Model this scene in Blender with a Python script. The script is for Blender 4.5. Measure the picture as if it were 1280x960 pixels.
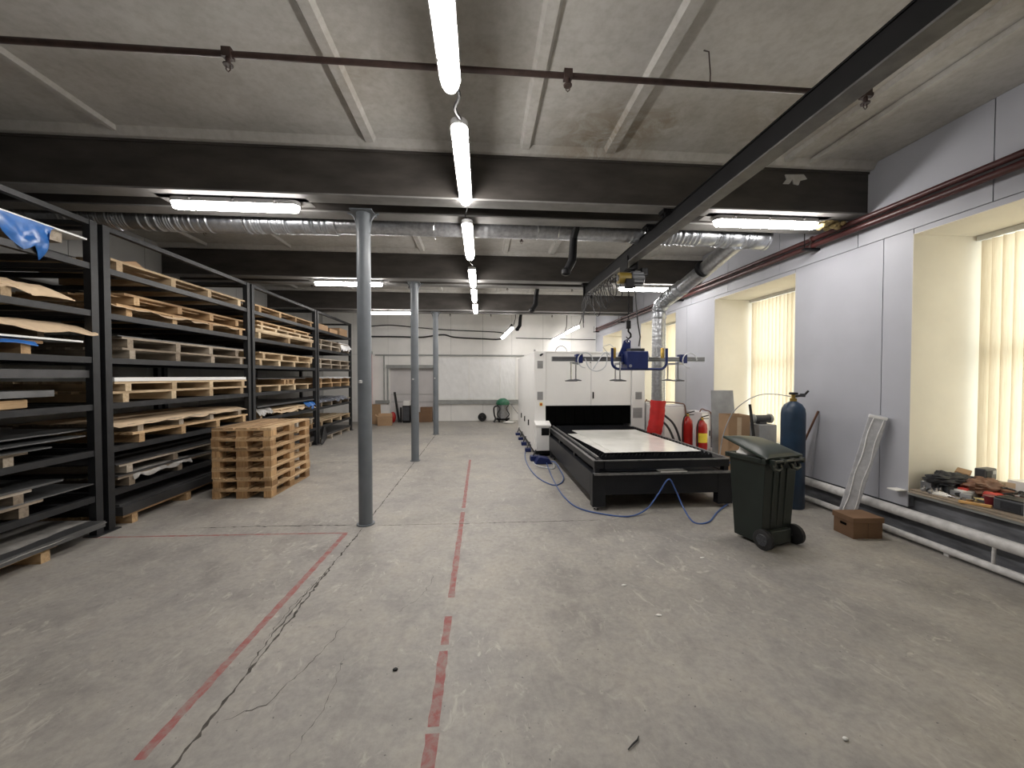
import bpy, bmesh, math, random
from mathutils import Vector, Matrix, noise
PI = math.pi
R = math.radians
rnd = random.Random(7)
for o in list(bpy.data.objects):
    bpy.data.objects.remove(o, do_unlink=True)
SC = bpy.context.scene
COL = SC.collection

# ------------------------------------------------------------------ camera
cam = bpy.data.cameras.new('camera')
cam.sensor_width = 36.0
cam.lens = 13.5
cam.clip_start = 0.05
cam.clip_end = 200
camo = bpy.data.objects.new('camera', cam)
COL.objects.link(camo)
camo.location = (0, 0, 1.7)
camo.rotation_euler = (R(90 - 1.193), 0, R(-4.525))
SC.camera = camo

# ------------------------------------------------------------------ world, exposure
world = bpy.data.worlds.new('sky')
SC.world = world
world.use_nodes = True
wn = world.node_tree.nodes
wn.clear()
w_out = wn.new('ShaderNodeOutputWorld')
w_bg = wn.new('ShaderNodeBackground')
w_bg.inputs['Color'].default_value = (1.0, 0.94, 0.87, 1)
w_bg.inputs['Strength'].default_value = 3.8
world.node_tree.links.new(w_bg.outputs[0], w_out.inputs[0])
SC.view_settings.view_transform = 'Standard'
SC.view_settings.look = 'None'
SC.view_settings.gamma = 1.0
SC.view_settings.use_curve_mapping = False
SC.view_settings.exposure = 0.40
LAMP_EMIT = 46.0
LAMP_COLOR = (1.0, 0.955, 0.91)


# ------------------------------------------------------------------ materials
MATS = {}


def new_mat(name):
    m = bpy.data.materials.new(name)
    m.use_nodes = True
    nt = m.node_tree
    b = nt.nodes['Principled BSDF']
    MATS[name] = m
    return m, nt, b


def ramp(nt, fac, stops):
    r = nt.nodes.new('ShaderNodeValToRGB')
    e = r.color_ramp.elements
    while len(e) < len(stops):
        e.new(0.5)
    for i, (p, c) in enumerate(stops):
        e[i].position = p
        e[i].color = c if len(c) == 4 else (c[0], c[1], c[2], 1)
    nt.links.new(fac, r.inputs[0])
    return r.outputs[0]


def tex_noise(nt, vec, scale, detail=4, rough=0.55, dist=0.0):
    n = nt.nodes.new('ShaderNodeTexNoise')
    n.inputs['Scale'].default_value = scale
    n.inputs['Detail'].default_value = detail
    n.inputs['Roughness'].default_value = rough
    n.inputs['Distortion'].default_value = dist
    nt.links.new(vec, n.inputs['Vector'])
    return n.outputs['Fac']


def position(nt, scale=None):
    g = nt.nodes.new('ShaderNodeNewGeometry')
    out = g.outputs['Position']
    if scale:
        mp = nt.nodes.new('ShaderNodeMapping')
        mp.inputs['Scale'].default_value = scale
        nt.links.new(out, mp.inputs['Vector'])
        out = mp.outputs[0]
    return out


def mixc(nt, fac, a, b, mode='MIX'):
    m = nt.nodes.new('ShaderNodeMix')
    m.data_type = 'RGBA'
    m.blend_type = mode
    for s, v in ((0, fac), (6, a), (7, b)):
        if isinstance(v, (int, float)):
            m.inputs[s].default_value = v
        elif isinstance(v, tuple):
            m.inputs[s].default_value = v if len(v) == 4 else (*v, 1)
        else:
            nt.links.new(v, m.inputs[s])
    return m.outputs[2]


def bump(nt, b, h, strength, dist=0.01):
    bp = nt.nodes.new('ShaderNodeBump')
    bp.inputs['Strength'].default_value = strength
    bp.inputs['Distance'].default_value = dist
    nt.links.new(h, bp.inputs['Height'])
    nt.links.new(bp.outputs[0], b.inputs['Normal'])


def plain(name, col, rough=0.6, metal=0.0, amt=0.15, scale=6.0, bstr=0.0, stretch=None, spec=0.5, rand=0.0):
    m, nt, b = new_mat(name)
    v = position(nt, stretch)
    n = tex_noise(nt, v, scale, 5)
    lo = tuple(max(0, c * (1 - amt)) for c in col)
    hi = tuple(min(1, c * (1 + amt)) for c in col)
    c = ramp(nt, n, [(0.3, lo), (0.7, hi)])
    if rand:
        oi = nt.nodes.new('ShaderNodeObjectInfo')
        k = ramp(nt, oi.outputs['Random'], [(0, (1 - rand,) * 3), (1, (1, 1, 1))])
        c = mixc(nt, 1.0, c, k, 'MULTIPLY')
    nt.links.new(c, b.inputs['Base Color'])
    b.inputs['Roughness'].default_value = rough
    b.inputs['Metallic'].default_value = metal
    b.inputs['Specular IOR Level'].default_value = spec
    if bstr:
        bump(nt, b, n, bstr)
    return m


def wood(name, col, dark, along):
    m, nt, b = new_mat(name)
    st = {'x': (1.2, 22, 22), 'y': (22, 1.2, 22), 'z': (22, 22, 1.2)}[along]
    v = position(nt, st)
    n = tex_noise(nt, v, 1.6, 6, 0.6, 0.6)
    c = ramp(nt, n, [(0.3, dark), (0.55, col), (0.75, tuple(min(1, k * 1.12) for k in col))])
    oi = nt.nodes.new('ShaderNodeObjectInfo')
    k = ramp(nt, oi.outputs['Random'], [(0, (0.48, 0.43, 0.38)), (0.5, (0.80, 0.75, 0.70)), (1, (1.0, 1.0, 1.0))])
    c = mixc(nt, 1.0, c, k, 'MULTIPLY')
    n2 = tex_noise(nt, position(nt), 2.3, 3)
    d = ramp(nt, n2, [(0.35, (0.72, 0.70, 0.68)), (0.6, (1, 1, 1))])
    c = mixc(nt, 1.0, c, d, 'MULTIPLY')
    nt.links.new(c, b.inputs['Base Color'])
    b.inputs['Roughness'].default_value = 0.8
    bump(nt, b, n, 0.25, 0.004)
    return m


def floor_mat():
    m, nt, b = new_mat('floor_concrete')
    p = position(nt)
    big = tex_noise(nt, p, 0.45, 5, 0.6, 0.4)
    mid = tex_noise(nt, p, 2.4, 7, 0.62, 0.5)
    fine = tex_noise(nt, p, 26, 6, 0.65)
    grit = tex_noise(nt, p, 120, 3, 0.6)
    c = ramp(nt, big, [(0.30, (0.265, 0.252, 0.240)), (0.5, (0.325, 0.308, 0.283)), (0.72, (0.395, 0.370, 0.325))])
    c = mixc(nt, 1.0, c, ramp(nt, mid, [(0.28, (0.74, 0.73, 0.74)), (0.5, (1, 1, 1)), (0.75, (1.10, 1.08, 1.04))]), 'MULTIPLY')
    c = mixc(nt, 1.0, c, ramp(nt, fine, [(0.3, (0.86, 0.86, 0.86)), (0.6, (1.05, 1.05, 1.05))]), 'MULTIPLY')
    blot = tex_noise(nt, p, 6.5, 6, 0.6, 1.0)
    c = mixc(nt, 1.0, c, ramp(nt, blot, [(0.32, (0.90, 0.895, 0.90)), (0.5, (1, 1, 1)), (0.70, (1.08, 1.075, 1.05))]), 'MULTIPLY')
    # pale scuffs and chalky flecks
    sc = tex_noise(nt, position(nt, (1.0, 0.55, 1)), 9.0, 8, 0.72, 1.2)
    msk = ramp(nt, sc, [(0.56, (0, 0, 0)), (0.66, (0.85, 0.85, 0.85))])
    reg = ramp(nt, tex_noise(nt, p, 0.8, 3), [(0.36, (0.12, 0.12, 0.12)), (0.56, (1, 1, 1))])
    c = mixc(nt, mixc(nt, 1.0, msk, reg, 'MULTIPLY'), c, (0.47, 0.445, 0.395))
    # dark specks
    sp = ramp(nt, tex_noise(nt, p, 38, 2, 0.5), [(0.24, (1, 1, 1)), (0.29, (0, 0, 0))])
    c = mixc(nt, sp, c, (0.12, 0.115, 0.11))
    # scratches
    scr = tex_noise(nt, position(nt, (14, 1.0, 1)), 3.0, 3, 0.5, 0.3)
    c = mixc(nt, ramp(nt, scr, [(0.70, (0, 0, 0)), (0.74, (0.25, 0.25, 0.25))]), c, (0.22, 0.21, 0.2))
    nt.links.new(c, b.inputs['Base Color'])
    rr = ramp(nt, mid, [(0.3, (0.42, 0.42, 0.42)), (0.7, (0.62, 0.62, 0.62))])
    nt.links.new(rr, b.inputs['Roughness'])
    h = mixc(nt, 0.35, fine, grit)
    bump(nt, b, h, 0.22, 0.006)
    return m


def ceiling_mat():
    m, nt, b = new_mat('ceiling_concrete')
    p = position(nt)
    n = tex_noise(nt, p, 0.9, 6, 0.6, 0.3)
    f = tex_noise(nt, p, 14, 6, 0.65)
    c = ramp(nt, n, [(0.3, (0.41, 0.40, 0.375)), (0.55, (0.50, 0.49, 0.465)), (0.75, (0.57, 0.56, 0.53))])
    c = mixc(nt, 1.0, c, ramp(nt, f, [(0.3, (0.86, 0.85, 0.83)), (0.6, (1.03, 1.03, 1.03))]), 'MULTIPLY')
    # damp brown stains around fixed places of the slab
    for (sx, sy, r0, strength) in ((1.25, 3.85, 0.75, 0.9), (3.0, 3.4, 0.9, 0.55), (1.75, 3.55, 0.35, 0.6), (-1.0, 3.2, 0.7, 0.35), (0.0, 3.0, 0.6, 0.25), (-0.6, 6.6, 0.5, 0.4), (3.3, 2.2, 0.7, 0.4)):
        sep = nt.nodes.new('ShaderNodeVectorMath')
        sep.operation = 'DISTANCE'
        mp = nt.nodes.new('ShaderNodeMapping')
        mp.inputs['Scale'].default_value = (1, 1, 0)
        nt.links.new(p, mp.inputs['Vector'])
        nt.links.new(mp.outputs[0], sep.inputs[0])
        sep.inputs[1].default_value = (sx, sy, 0)
        d = ramp(nt, sep.outputs['Value'], [(0.0, (1, 1, 1)), (min(1, r0), (0, 0, 0))])
        k = ramp(nt, tex_noise(nt, p, 3.2, 7, 0.7, 0.8), [(0.36, (0, 0, 0)), (0.56, (strength,) * 3)])
        c = mixc(nt, mixc(nt, 1.0, d, k, 'MULTIPLY'), c, (0.20, 0.145, 0.075))
    # small dark flecks
    k = ramp(nt, tex_noise(nt, p, 11, 5, 0.7, 0.5), [(0.68, (0, 0, 0)), (0.76, (0.6, 0.6, 0.6))])
    c = mixc(nt, k, c, (0.2, 0.19, 0.17))
    nt.links.new(c, b.inputs['Base Color'])
    b.inputs['Roughness'].default_value = 0.9
    bump(nt, b, f, 0.2, 0.006)
    return m


floor_mat()
ceiling_mat()
plain('wall_paint', (0.42, 0.43, 0.475), 0.55, amt=0.05, scale=1.6, bstr=0.03)
plain('far_wall_paint', (0.84, 0.83, 0.81), 0.6, amt=0.05, scale=1.8, bstr=0.03)
plain('reveal_lit_cream', (0.78, 0.74, 0.65), 0.6, amt=0.04, scale=2.5)  # warm light from the blinds is partly mixed into this cream colour
plain('low_wall', (0.16, 0.165, 0.18), 0.85, amt=0.45, scale=7, bstr=0.3, stretch=(1, 0.5, 2))
plain('left_wall', (0.34, 0.34, 0.335), 0.7, amt=0.10, scale=1.5)
plain('beam_dark', (0.052, 0.046, 0.041), 0.55, amt=0.35, scale=3.5, bstr=0.1, stretch=(0.6, 2, 2))
plain('beam_flange', (0.20, 0.195, 0.19), 0.6, amt=0.2, scale=4)
plain('column_paint', (0.145, 0.162, 0.180), 0.42, amt=0.10, scale=5, bstr=0.05)
plain('rack_steel', (0.014, 0.015, 0.017), 0.5, metal=0.0, amt=0.35, scale=9)
plain('rail_black', (0.005, 0.005, 0.006), 0.55, amt=0.3, scale=6, spec=0.2)
plain('rail_flange', (0.10, 0.097, 0.094), 0.5, amt=0.3, scale=8)
plain('pipe_brown', (0.045, 0.026, 0.022), 0.45, amt=0.35, scale=12)
plain('pipe_maroon', (0.070, 0.020, 0.019), 0.35, amt=0.25, scale=9)
plain('pipe_white', (0.60, 0.59, 0.58), 0.45, amt=0.16, scale=14, bstr=0.15)
plain('cable_black', (0.018, 0.018, 0.02), 0.5, amt=0.2)
plain('cable_grey', (0.42, 0.43, 0.46), 0.45, amt=0.1)
plain('hose_blue', (0.055, 0.115, 0.33), 0.35, amt=0.15)
plain('white_hose', (0.55, 0.57, 0.60), 0.35, amt=0.1)
wood('pallet_wood_x', (0.66, 0.47, 0.27), (0.40, 0.25, 0.125), 'x')
wood('pallet_wood_y', (0.68, 0.49, 0.29), (0.42, 0.27, 0.14), 'y')
wood('block_wood', (0.62, 0.40, 0.20), (0.34, 0.19, 0.085), 'z')
wood('pale_wood_x', (0.78, 0.64, 0.44), (0.55, 0.42, 0.26), 'x')
wood('pale_wood_y', (0.80, 0.66, 0.46), (0.58, 0.45, 0.28), 'y')
wood('grey_wood_x', (0.46, 0.41, 0.34), (0.27, 0.23, 0.18), 'x')
wood('grey_wood_y', (0.48, 0.43, 0.36), (0.29, 0.25, 0.20), 'y')
plain('cardboard', (0.42, 0.27, 0.155), 0.85, amt=0.12, scale=3, rand=0.2)
plain('brown_box_card', (0.185, 0.105, 0.058), 0.8, amt=0.12, scale=4)
plain('kraft_paper', (0.60, 0.46, 0.31), 0.8, amt=0.15, scale=5, bstr=0.3)
plain('tarp_blue', (0.022, 0.125, 0.40), 0.3, amt=0.3, scale=9, bstr=0.3)
plain('steel_sheet', (0.21, 0.215, 0.22), 0.38, metal=0.75, amt=0.2, scale=4, rand=0.4)
plain('dark_sheet', (0.075, 0.075, 0.078), 0.5, metal=0.4, amt=0.3, scale=3, rand=0.3)
plain('white_sheet', (0.78, 0.79, 0.78), 0.35, amt=0.06, scale=3)
plain('film_sheet', (0.82, 0.82, 0.78), 0.12, metal=0.0, amt=0.10, scale=3, bstr=0.04)
plain('plastic_film', (0.84, 0.845, 0.85), 0.2, amt=0.04, scale=6, bstr=0.2)
plain('dull_film', (0.27, 0.26, 0.245), 0.25, amt=0.3, scale=7, bstr=0.2)
plain('silver_film', (0.42, 0.46, 0.55), 0.18, metal=0.6, amt=0.3, scale=12, bstr=0.5)
plain('galvanised', (0.40, 0.41, 0.43), 0.34, metal=0.85, amt=0.22, scale=22, bstr=0.12)
plain('foil_duct', (0.42, 0.44, 0.47), 0.34, metal=0.9, amt=0.15, scale=30, bstr=0.2)
plain('red_fabric', (0.50, 0.014, 0.014), 0.55, amt=0.15, scale=8, bstr=0.1)
plain('machine_white', (0.84, 0.835, 0.82), 0.35, amt=0.03, scale=2)
plain('machine_grey', (0.36, 0.36, 0.36), 0.4, amt=0.08)
plain('machine_black', (0.010, 0.011, 0.014), 0.42, amt=0.25, scale=5, spec=0.35)
plain('table_edge', (0.25, 0.25, 0.25), 0.35, metal=0.6, amt=0.3, scale=18)
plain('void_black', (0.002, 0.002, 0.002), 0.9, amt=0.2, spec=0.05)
plain('navy_paint', (0.005, 0.015, 0.095), 0.38, amt=0.10)
plain('brass', (0.45, 0.30, 0.08), 0.35, metal=0.8, amt=0.2)
plain('chrome', (0.60, 0.60, 0.62), 0.22, metal=1.0, amt=0.08)
plain('aluminium', (0.40, 0.41, 0.43), 0.35, metal=0.75, amt=0.1)
plain('hoist_yellow', (0.20, 0.14, 0.022), 0.45, amt=0.15)
plain('wrapped_grey', (0.50, 0.51, 0.54), 0.25, amt=0.14, scale=18, bstr=0.25)
plain('rubber', (0.015, 0.015, 0.016), 0.7, amt=0.3, scale=12)
plain('bin_plastic', (0.008, 0.014, 0.011), 0.42, amt=0.2, scale=5, bstr=0.04)
plain('bin_lid', (0.016, 0.027, 0.021), 0.42, amt=0.2, scale=5, bstr=0.04)
plain('cylinder_blue', (0.012, 0.034, 0.070), 0.42, amt=0.25, scale=7)
plain('extinguisher_red', (0.36, 0.012, 0.010), 0.3, amt=0.12)
plain('label_yellow', (0.80, 0.62, 0.06), 0.5, amt=0.1)
plain('lamp_housing', (0.45, 0.45, 0.45), 0.5, amt=0.06)
plain('frame_white', (0.78, 0.78, 0.76), 0.4, amt=0.04)
plain('paper_white', (0.76, 0.75, 0.72), 0.7, amt=0.06)
plain('black_cloth', (0.016, 0.017, 0.022), 0.6, amt=0.4, scale=20, bstr=0.5)
plain('dark_grey_plastic', (0.055, 0.058, 0.065), 0.45, amt=0.2)
plain('leather_brown', (0.16, 0.075, 0.045), 0.5, amt=0.25, scale=12)
plain('red_plastic', (0.55, 0.055, 0.04), 0.4, amt=0.15)
plain('wine_plastic', (0.14, 0.010, 0.020), 0.35, amt=0.2)
plain('orange_wood', (0.62, 0.36, 0.13), 0.6, amt=0.2, scale=15)
plain('straw', (0.50, 0.40, 0.19), 0.85, amt=0.3, scale=30, bstr=0.5)
plain('vacuum_green', (0.02, 0.13, 0.07), 0.4, amt=0.15)
plain('pink_paint', (0.52, 0.24, 0.24), 0.6, amt=0.1)
plain('grey_rail', (0.30, 0.31, 0.30), 0.5, amt=0.12)
plain('grey_panel', (0.33, 0.34, 0.35), 0.5, amt=0.18, scale=5)
plain('plastered_panel', (0.60, 0.58, 0.58), 0.6, amt=0.06, scale=2)
plain('crack_dark', (0.075, 0.068, 0.06), 0.95, amt=0.5, scale=14)
plain('mastic', (0.42, 0.33, 0.16), 0.9, amt=0.4, scale=25, bstr=0.6)


def paint_mat():
    m, nt, b = new_mat('line_paint')
    p = position(nt)
    n = tex_noise(nt, p, 16, 7, 0.7, 0.4)
    k = ramp(nt, n, [(0.38, (0, 0, 0)), (0.60, (1, 1, 1))])
    c = mixc(nt, k, (0.30, 0.22, 0.20), (0.31, 0.100, 0.095))
    nt.links.new(c, b.inputs['Base Color'])
    b.inputs['Roughness'].default_value = 0.7


paint_mat()


def lamp_mat():
    m, nt, b = new_mat('lamp_diffuser')
    nt.nodes.remove(b)
    e = nt.nodes.new('ShaderNodeEmission')
    e.inputs['Color'].default_value = (*LAMP_COLOR, 1)
    e.inputs['Strength'].default_value = LAMP_EMIT
    nt.links.new(e.outputs[0], nt.nodes['Material Output'].inputs[0])


lamp_mat()


def blind_mat():
    m, nt, b = new_mat('blind_fabric')
    nt.nodes.remove(b)
    n = tex_noise(nt, position(nt, (60, 60, 3)), 2.0, 3)
    c = ramp(nt, n, [(0.3, (0.74, 0.64, 0.48)), (0.7, (0.82, 0.73, 0.58))])
    d = nt.nodes.new('ShaderNodeBsdfDiffuse')
    t = nt.nodes.new('ShaderNodeBsdfTranslucent')
    nt.links.new(c, d.inputs[0])
    nt.links.new(c, t.inputs[0])
    mx = nt.nodes.new('ShaderNodeMixShader')
    mx.inputs[0].default_value = 0.5
    nt.links.new(d.outputs[0], mx.inputs[1])
    nt.links.new(t.outputs[0], mx.inputs[2])
    nt.links.new(mx.outputs[0], nt.nodes['Material Output'].inputs[0])


blind_mat()


def glass_mat():
    m, nt, b = new_mat('window_glass')
    nt.nodes.remove(b)
    t = nt.nodes.new('ShaderNodeBsdfTransparent')
    t.inputs[0].default_value = (0.86, 0.90, 0.90, 1)
    g = nt.nodes.new('ShaderNodeBsdfGlossy')
    g.inputs['Roughness'].default_value = 0.03
    mx = nt.nodes.new('ShaderNodeMixShader')
    mx.inputs[0].default_value = 0.06
    nt.links.new(t.outputs[0], mx.inputs[1])
    nt.links.new(g.outputs[0], mx.inputs[2])
    nt.links.new(mx.outputs[0], nt.nodes['Material Output'].inputs[0])


glass_mat()

# ------------------------------------------------------------------ mesh helpers
WM = {}


class MB:
    """collects shapes; build() links them as ONE mesh object"""

    def __init__(self):
        self.v = []
        self.f = []

    def add(self, vs, fs):
        n = len(self.v)
        self.v += [tuple(p) for p in vs]
        self.f += [tuple(i + n for i in f) for f in fs]
        return self

    def box(self, x0, x1, y0, y1, z0, z1):
        vs = [(x, y, z) for z in (z0, z1) for y in (y0, y1) for x in (x0, x1)]
        return self.add(vs, [(0, 2, 3, 1), (4, 5, 7, 6), (0, 1, 5, 4), (2, 6, 7, 3), (0, 4, 6, 2), (1, 3, 7, 5)])

    def obox(self, c, size, rot):
        """box of size (sx,sy,sz) centred at c, turned by rot (Matrix or euler tuple)"""
        if not isinstance(rot, Matrix):
            from mathutils import Euler
            rot = Euler(rot).to_matrix()
        c = Vector(c)
        h = [s / 2 for s in size]
        vs = [c + rot @ Vector((x * h[0], y * h[1], z * h[2])) for z in (-1, 1) for y in (-1, 1) for x in (-1, 1)]
        return self.add(vs, [(0, 2, 3, 1), (4, 5, 7, 6), (0, 1, 5, 4), (2, 6, 7, 3), (0, 4, 6, 2), (1, 3, 7, 5)])

    def bar(self, p, q, w, h, up=(0, 0, 1)):
        p, q = Vector(p), Vector(q)
        d = (q - p).normalized()
        u = Vector(up)
        s = d.cross(u)
        if s.length < 1e-4:
            s = d.cross(Vector((0, 1, 0)))
        s.normalize()
        u = s.cross(d).normalized()
        vs = []
        for e in (p, q):
            for (a, b) in ((-1, -1), (1, -1), (1, 1), (-1, 1)):
                vs.append(e + s * (a * w / 2) + u * (b * h / 2))
        return self.add(vs, [(0, 1, 2, 3), (7, 6, 5, 4), (0, 4, 5, 1), (1, 5, 6, 2), (2, 6, 7, 3), (3, 7, 4, 0)])

    def tube(self, pts, r, n=8, caps=True, closed=False):
        pts = [Vector(p) for p in pts]
        rs = r if isinstance(r, (list, tuple)) else [r] * len(pts)
        m = len(pts)
        base = []
        prev = None
        for i, p in enumerate(pts):
            if closed:
                d = pts[(i + 1) % m] - pts[i - 1]
            else:
                d = pts[min(i + 1, m - 1)] - pts[max(i - 1, 0)]
            d.normalize()
            if prev is None:
                a = Vector((0, 0, 1)) if abs(d.z) < 0.9 else Vector((1, 0, 0))
                s = d.cross(a).normalized()
            else:
                s = prev - d * prev.dot(d)
                s.normalize()
            prev = s
            t = d.cross(s)
            base += [p + (s * math.cos(2 * PI * k / n) + t * math.sin(2 * PI * k / n)) * rs[i] for k in range(n)]
        fs = []
        for i in range(m if closed else m - 1):
            j = (i + 1) % m
            for k in range(n):
                l = (k + 1) % n
                fs.append((i * n + k, i * n + l, j * n + l, j * n + k))
        if caps and not closed:
            fs.append(tuple(reversed(range(n))))
            fs.append(tuple((m - 1) * n + k for k in range(n)))
        return self.add(base, fs)

    def cyl(self, p, q, r, n=16, r2=None):
        return self.tube([p, q], [r, r if r2 is None else r2], n)

    def lathe(self, prof, c=(0, 0, 0), n=20):
        """prof: list of (r, z)"""
        c = Vector(c)
        vs = []
        for (r, z) in prof:
            vs += [c + Vector((r * math.cos(2 * PI * k / n), r * math.sin(2 * PI * k / n), z)) for k in range(n)]
        fs = []
        for i in range(len(prof) - 1):
            for k in range(n):
                l = (k + 1) % n
                fs.append((i * n + k, i * n + l, (i + 1) * n + l, (i + 1) * n + k))
        fs.append(tuple(reversed(range(n))))
        fs.append(tuple((len(prof) - 1) * n + k for k in range(n)))
        return self.add(vs, fs)

    def prism(self, poly, t0, t1, axis='z'):
        """2-D outline extruded from t0 to t1 along the axis"""
        def P(a, b, t):
            return {'z': (a, b, t), 'y': (a, t, b), 'x': (t, a, b)}[axis]
        n = len(poly)
        vs = [P(a, b, t0) for a, b in poly] + [P(a, b, t1) for a, b in poly]
        fs = [tuple(reversed(range(n))), tuple(range(n, 2 * n))]
        for i in range(n):
            j = (i + 1) % n
            fs.append((i, j, n + j, n + i))
        return self.add(vs, fs)

    def sheet(self, fn, nu, nv, th):
        """a crumpled slab: fn(u,v)->point for the top, th thick downward"""
        vs = []
        for s in (0, 1):
            for j in range(nv + 1):
                for i in range(nu + 1):
                    p = Vector(fn(i / nu, j / nv))
                    if s:
                        p.z -= th
                    vs.append(p)
        w = nu + 1
        o = w * (nv + 1)
        fs = []
        for j in range(nv):
            for i in range(nu):
                a = j * w + i
                fs.append((a, a + 1, a + w + 1, a + w))
                fs.append((o + a, o + a + w, o + a + w + 1, o + a + 1))
        for i in range(nu):
            fs.append((i, o + i, o + i + 1, i + 1))
            a = nv * w + i
            fs.append((a, a + 1, o + a + 1, o + a))
        for j in range(nv):
            a = j * w
            fs.append((a, a + w, o + a + w, o + a))
            a = j * w + nu
            fs.append((a, o + a, o + a + w, a + w))
        return self.add(vs, fs)

    def mesh(self, name, mat, smooth=None):
        me = bpy.data.meshes.new(name)
        me.from_pydata([tuple(p) for p in self.v], [], self.f)
        bm = bmesh.new()
        bm.from_mesh(me)
        bmesh.ops.recalc_face_normals(bm, faces=bm.faces)
        bm.to_mesh(me)
        bm.free()
        me.materials.append(MATS[mat])
        if smooth:
            me.polygons.foreach_set('use_smooth', [True] * len(me.polygons))
            me.set_sharp_from_angle(angle=R(smooth))
        me.update()
        return me

    def build(self, name, mat, parent=None, smooth=None, bevel=0.0, local=False):
        return link(name, self.mesh(name, mat, smooth), parent, bevel, local)


def link(name, me, parent=None, bevel=0.0, local=False):
    o = bpy.data.objects.new(name, me)
    COL.objects.link(o)
    if parent is not None:
        o.parent = parent
        if not local:
            o.matrix_parent_inverse = WM.get(parent, Matrix()).inverted()
    if bevel:
        md = o.modifiers.new('bevel', 'BEVEL')
        md.width = bevel
        md.segments = 2
        md.limit_method = 'ANGLE'
    return o


def tag(o, label, cat=None, group=None, kind=None):
    o['label'] = label
    if cat:
        o['category'] = cat
    if group:
        o['group'] = group
    if kind:
        o['kind'] = kind
    return o


def thing(name, loc, label, cat, group=None, rz=0.0):
    o = bpy.data.objects.new(name, None)
    o.empty_display_size = 0.1
    COL.objects.link(o)
    o.location = loc
    o.rotation_euler = (0, 0, rz)
    WM[o] = Matrix.Translation(loc) @ Matrix.Rotation(rz, 4, 'Z')
    return tag(o, label, cat, group)


def struct(name, mb, mat, label, smooth=None, bevel=0):
    o = mb.build(name, mat, None, smooth, bevel)
    return tag(o, label, 'structure', None, 'structure')


def wob(x, y, s=1.0, seed=0.0):
    return noise.noise(Vector((x * s + seed * 7.3, y * s - seed * 3.1, seed)))


# ================================================================== ROOM SHELL
XL, XR, YB, YF, ZC = -5.8, 4.42, -4.0, 14.6, 4.06
floor = struct('floor', MB().box(XL - .2, XR + .9, YB, YF + .3, -0.1, 0.0), 'floor_concrete', 'bare grey concrete workshop floor with cracks and worn paint lines')


def crack(pts, w, seed, jit=0.012, step=0.028):
    """jagged dark strip following the polyline, lying in the floor surface"""
    r = random.Random(seed)
    L = []
    for (a, b) in zip(pts[:-1], pts[1:]):
        a, b = Vector((*a, 0)), Vector((*b, 0))
        n = max(2, int((b - a).length / step))
        for i in range(n):
            L.append(a.lerp(b, i / n))
    L.append(Vector((*pts[-1], 0)))
    vs, fs = [], []
    for i, p in enumerate(L):
        d = L[min(i + 1, len(L) - 1)] - L[max(i - 1, 0)]
        s = Vector((-d.y, d.x, 0)).normalized()
        off = wob(i * 0.17, seed, 1.0) * jit * .9 + r.uniform(-jit, jit) * .55
        taper = min(1.0, (i + .3) / 4, (len(L) - i - .7) / 4)
        a = w * taper * (0.12 + 1.1 * r.random() ** 1.8)
        b = w * taper * (0.12 + 1.1 * r.random() ** 1.8)
        vs.append(p + s * (off + a / 2) + Vector((0, 0, .0012)))
        vs.append(p + s * (off - b / 2) + Vector((0, 0, .0012)))
    for i in range(len(L) - 1):
        fs.append((2 * i, 2 * i + 1, 2 * i + 3, 2 * i + 2))
    MB().add(vs, fs).build('crack', 'crack_dark', floor)


crack([(-1.345, 1.2), (-1.34, 2.0), (-1.335, 2.9), (-1.34, 3.6), (-1.325, 4.38)], 0.024, 1, 0.010)
crack([(-1.36, 2.3), (-1.372, 2.7), (-1.365, 3.2), (-1.35, 3.55)], 0.013, 2, 0.014)
crack([(-1.385, 2.5), (-1.40, 2.9), (-1.37, 3.3)], 0.006, 21, 0.02)
crack([(-1.30, 1.95), (-1.12, 2.05), (-0.98, 2.4), (-0.92, 2.75)], 0.006, 3, 0.02)
crack([(-0.86, 1.7), (-0.80, 2.05), (-0.84, 2.4)], 0.004, 4, 0.02)
crack([(-0.62, 2.75), (-0.45, 3.0), (-0.40, 3.4)], 0.004, 5, 0.02)
crack([(-1.33, 4.55), (-1.325, 7.7)], 0.018, 6, 0.006)
crack([(-1.32, 7.9), (-1.325, 11.2)], 0.024, 7, 0.006)
crack([(-1.22, 4.44), (-0.3, 4.42), (0.6, 4.41), (1.4, 4.40)], 0.016, 8, 0.006)
crack([(-3.2, 4.52), (-2.6, 4.52), (-2.0, 4.50), (-1.45, 4.47)], 0.026, 9, 0.015)
crack([(-4.0, 4.40), (-3.5, 4.45), (-3.2, 4.53)], 0.004, 10, 0.02)
crack([(-1.2, 11.22), (1.0, 11.22)], 0.02, 11, 0.005)
crack([(-4.0, 7.8), (-1.4, 7.75)], 0.008, 12, 0.01)


def paint_line(a, b, w, seed, label, grp=None):
    r = random.Random(seed)
    a, b = Vector((*a, 0)), Vector((*b, 0))
    n = max(2, int((b - a).length / 0.05))
    d = (b - a).normalized()
    s = Vector((-d.y, d.x, 0))
    vs, fs = [], []
    for i in range(n + 1):
        p = a.lerp(b, i / n)
        vs.append(p + s * (w / 2 + r.uniform(-.004, .004)) + Vector((0, 0, .0008)))
        vs.append(p - s * (w / 2 + r.uniform(-.004, .004)) + Vector((0, 0, .0008)))
    for i in range(n):
        fs.append((2 * i, 2 * i + 1, 2 * i + 3, 2 * i + 2))
    o = MB().add(vs, fs).build('floor_marking', 'line_paint')
    tag(o, label, 'floor marking', 'red lines painted on the floor')


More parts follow.
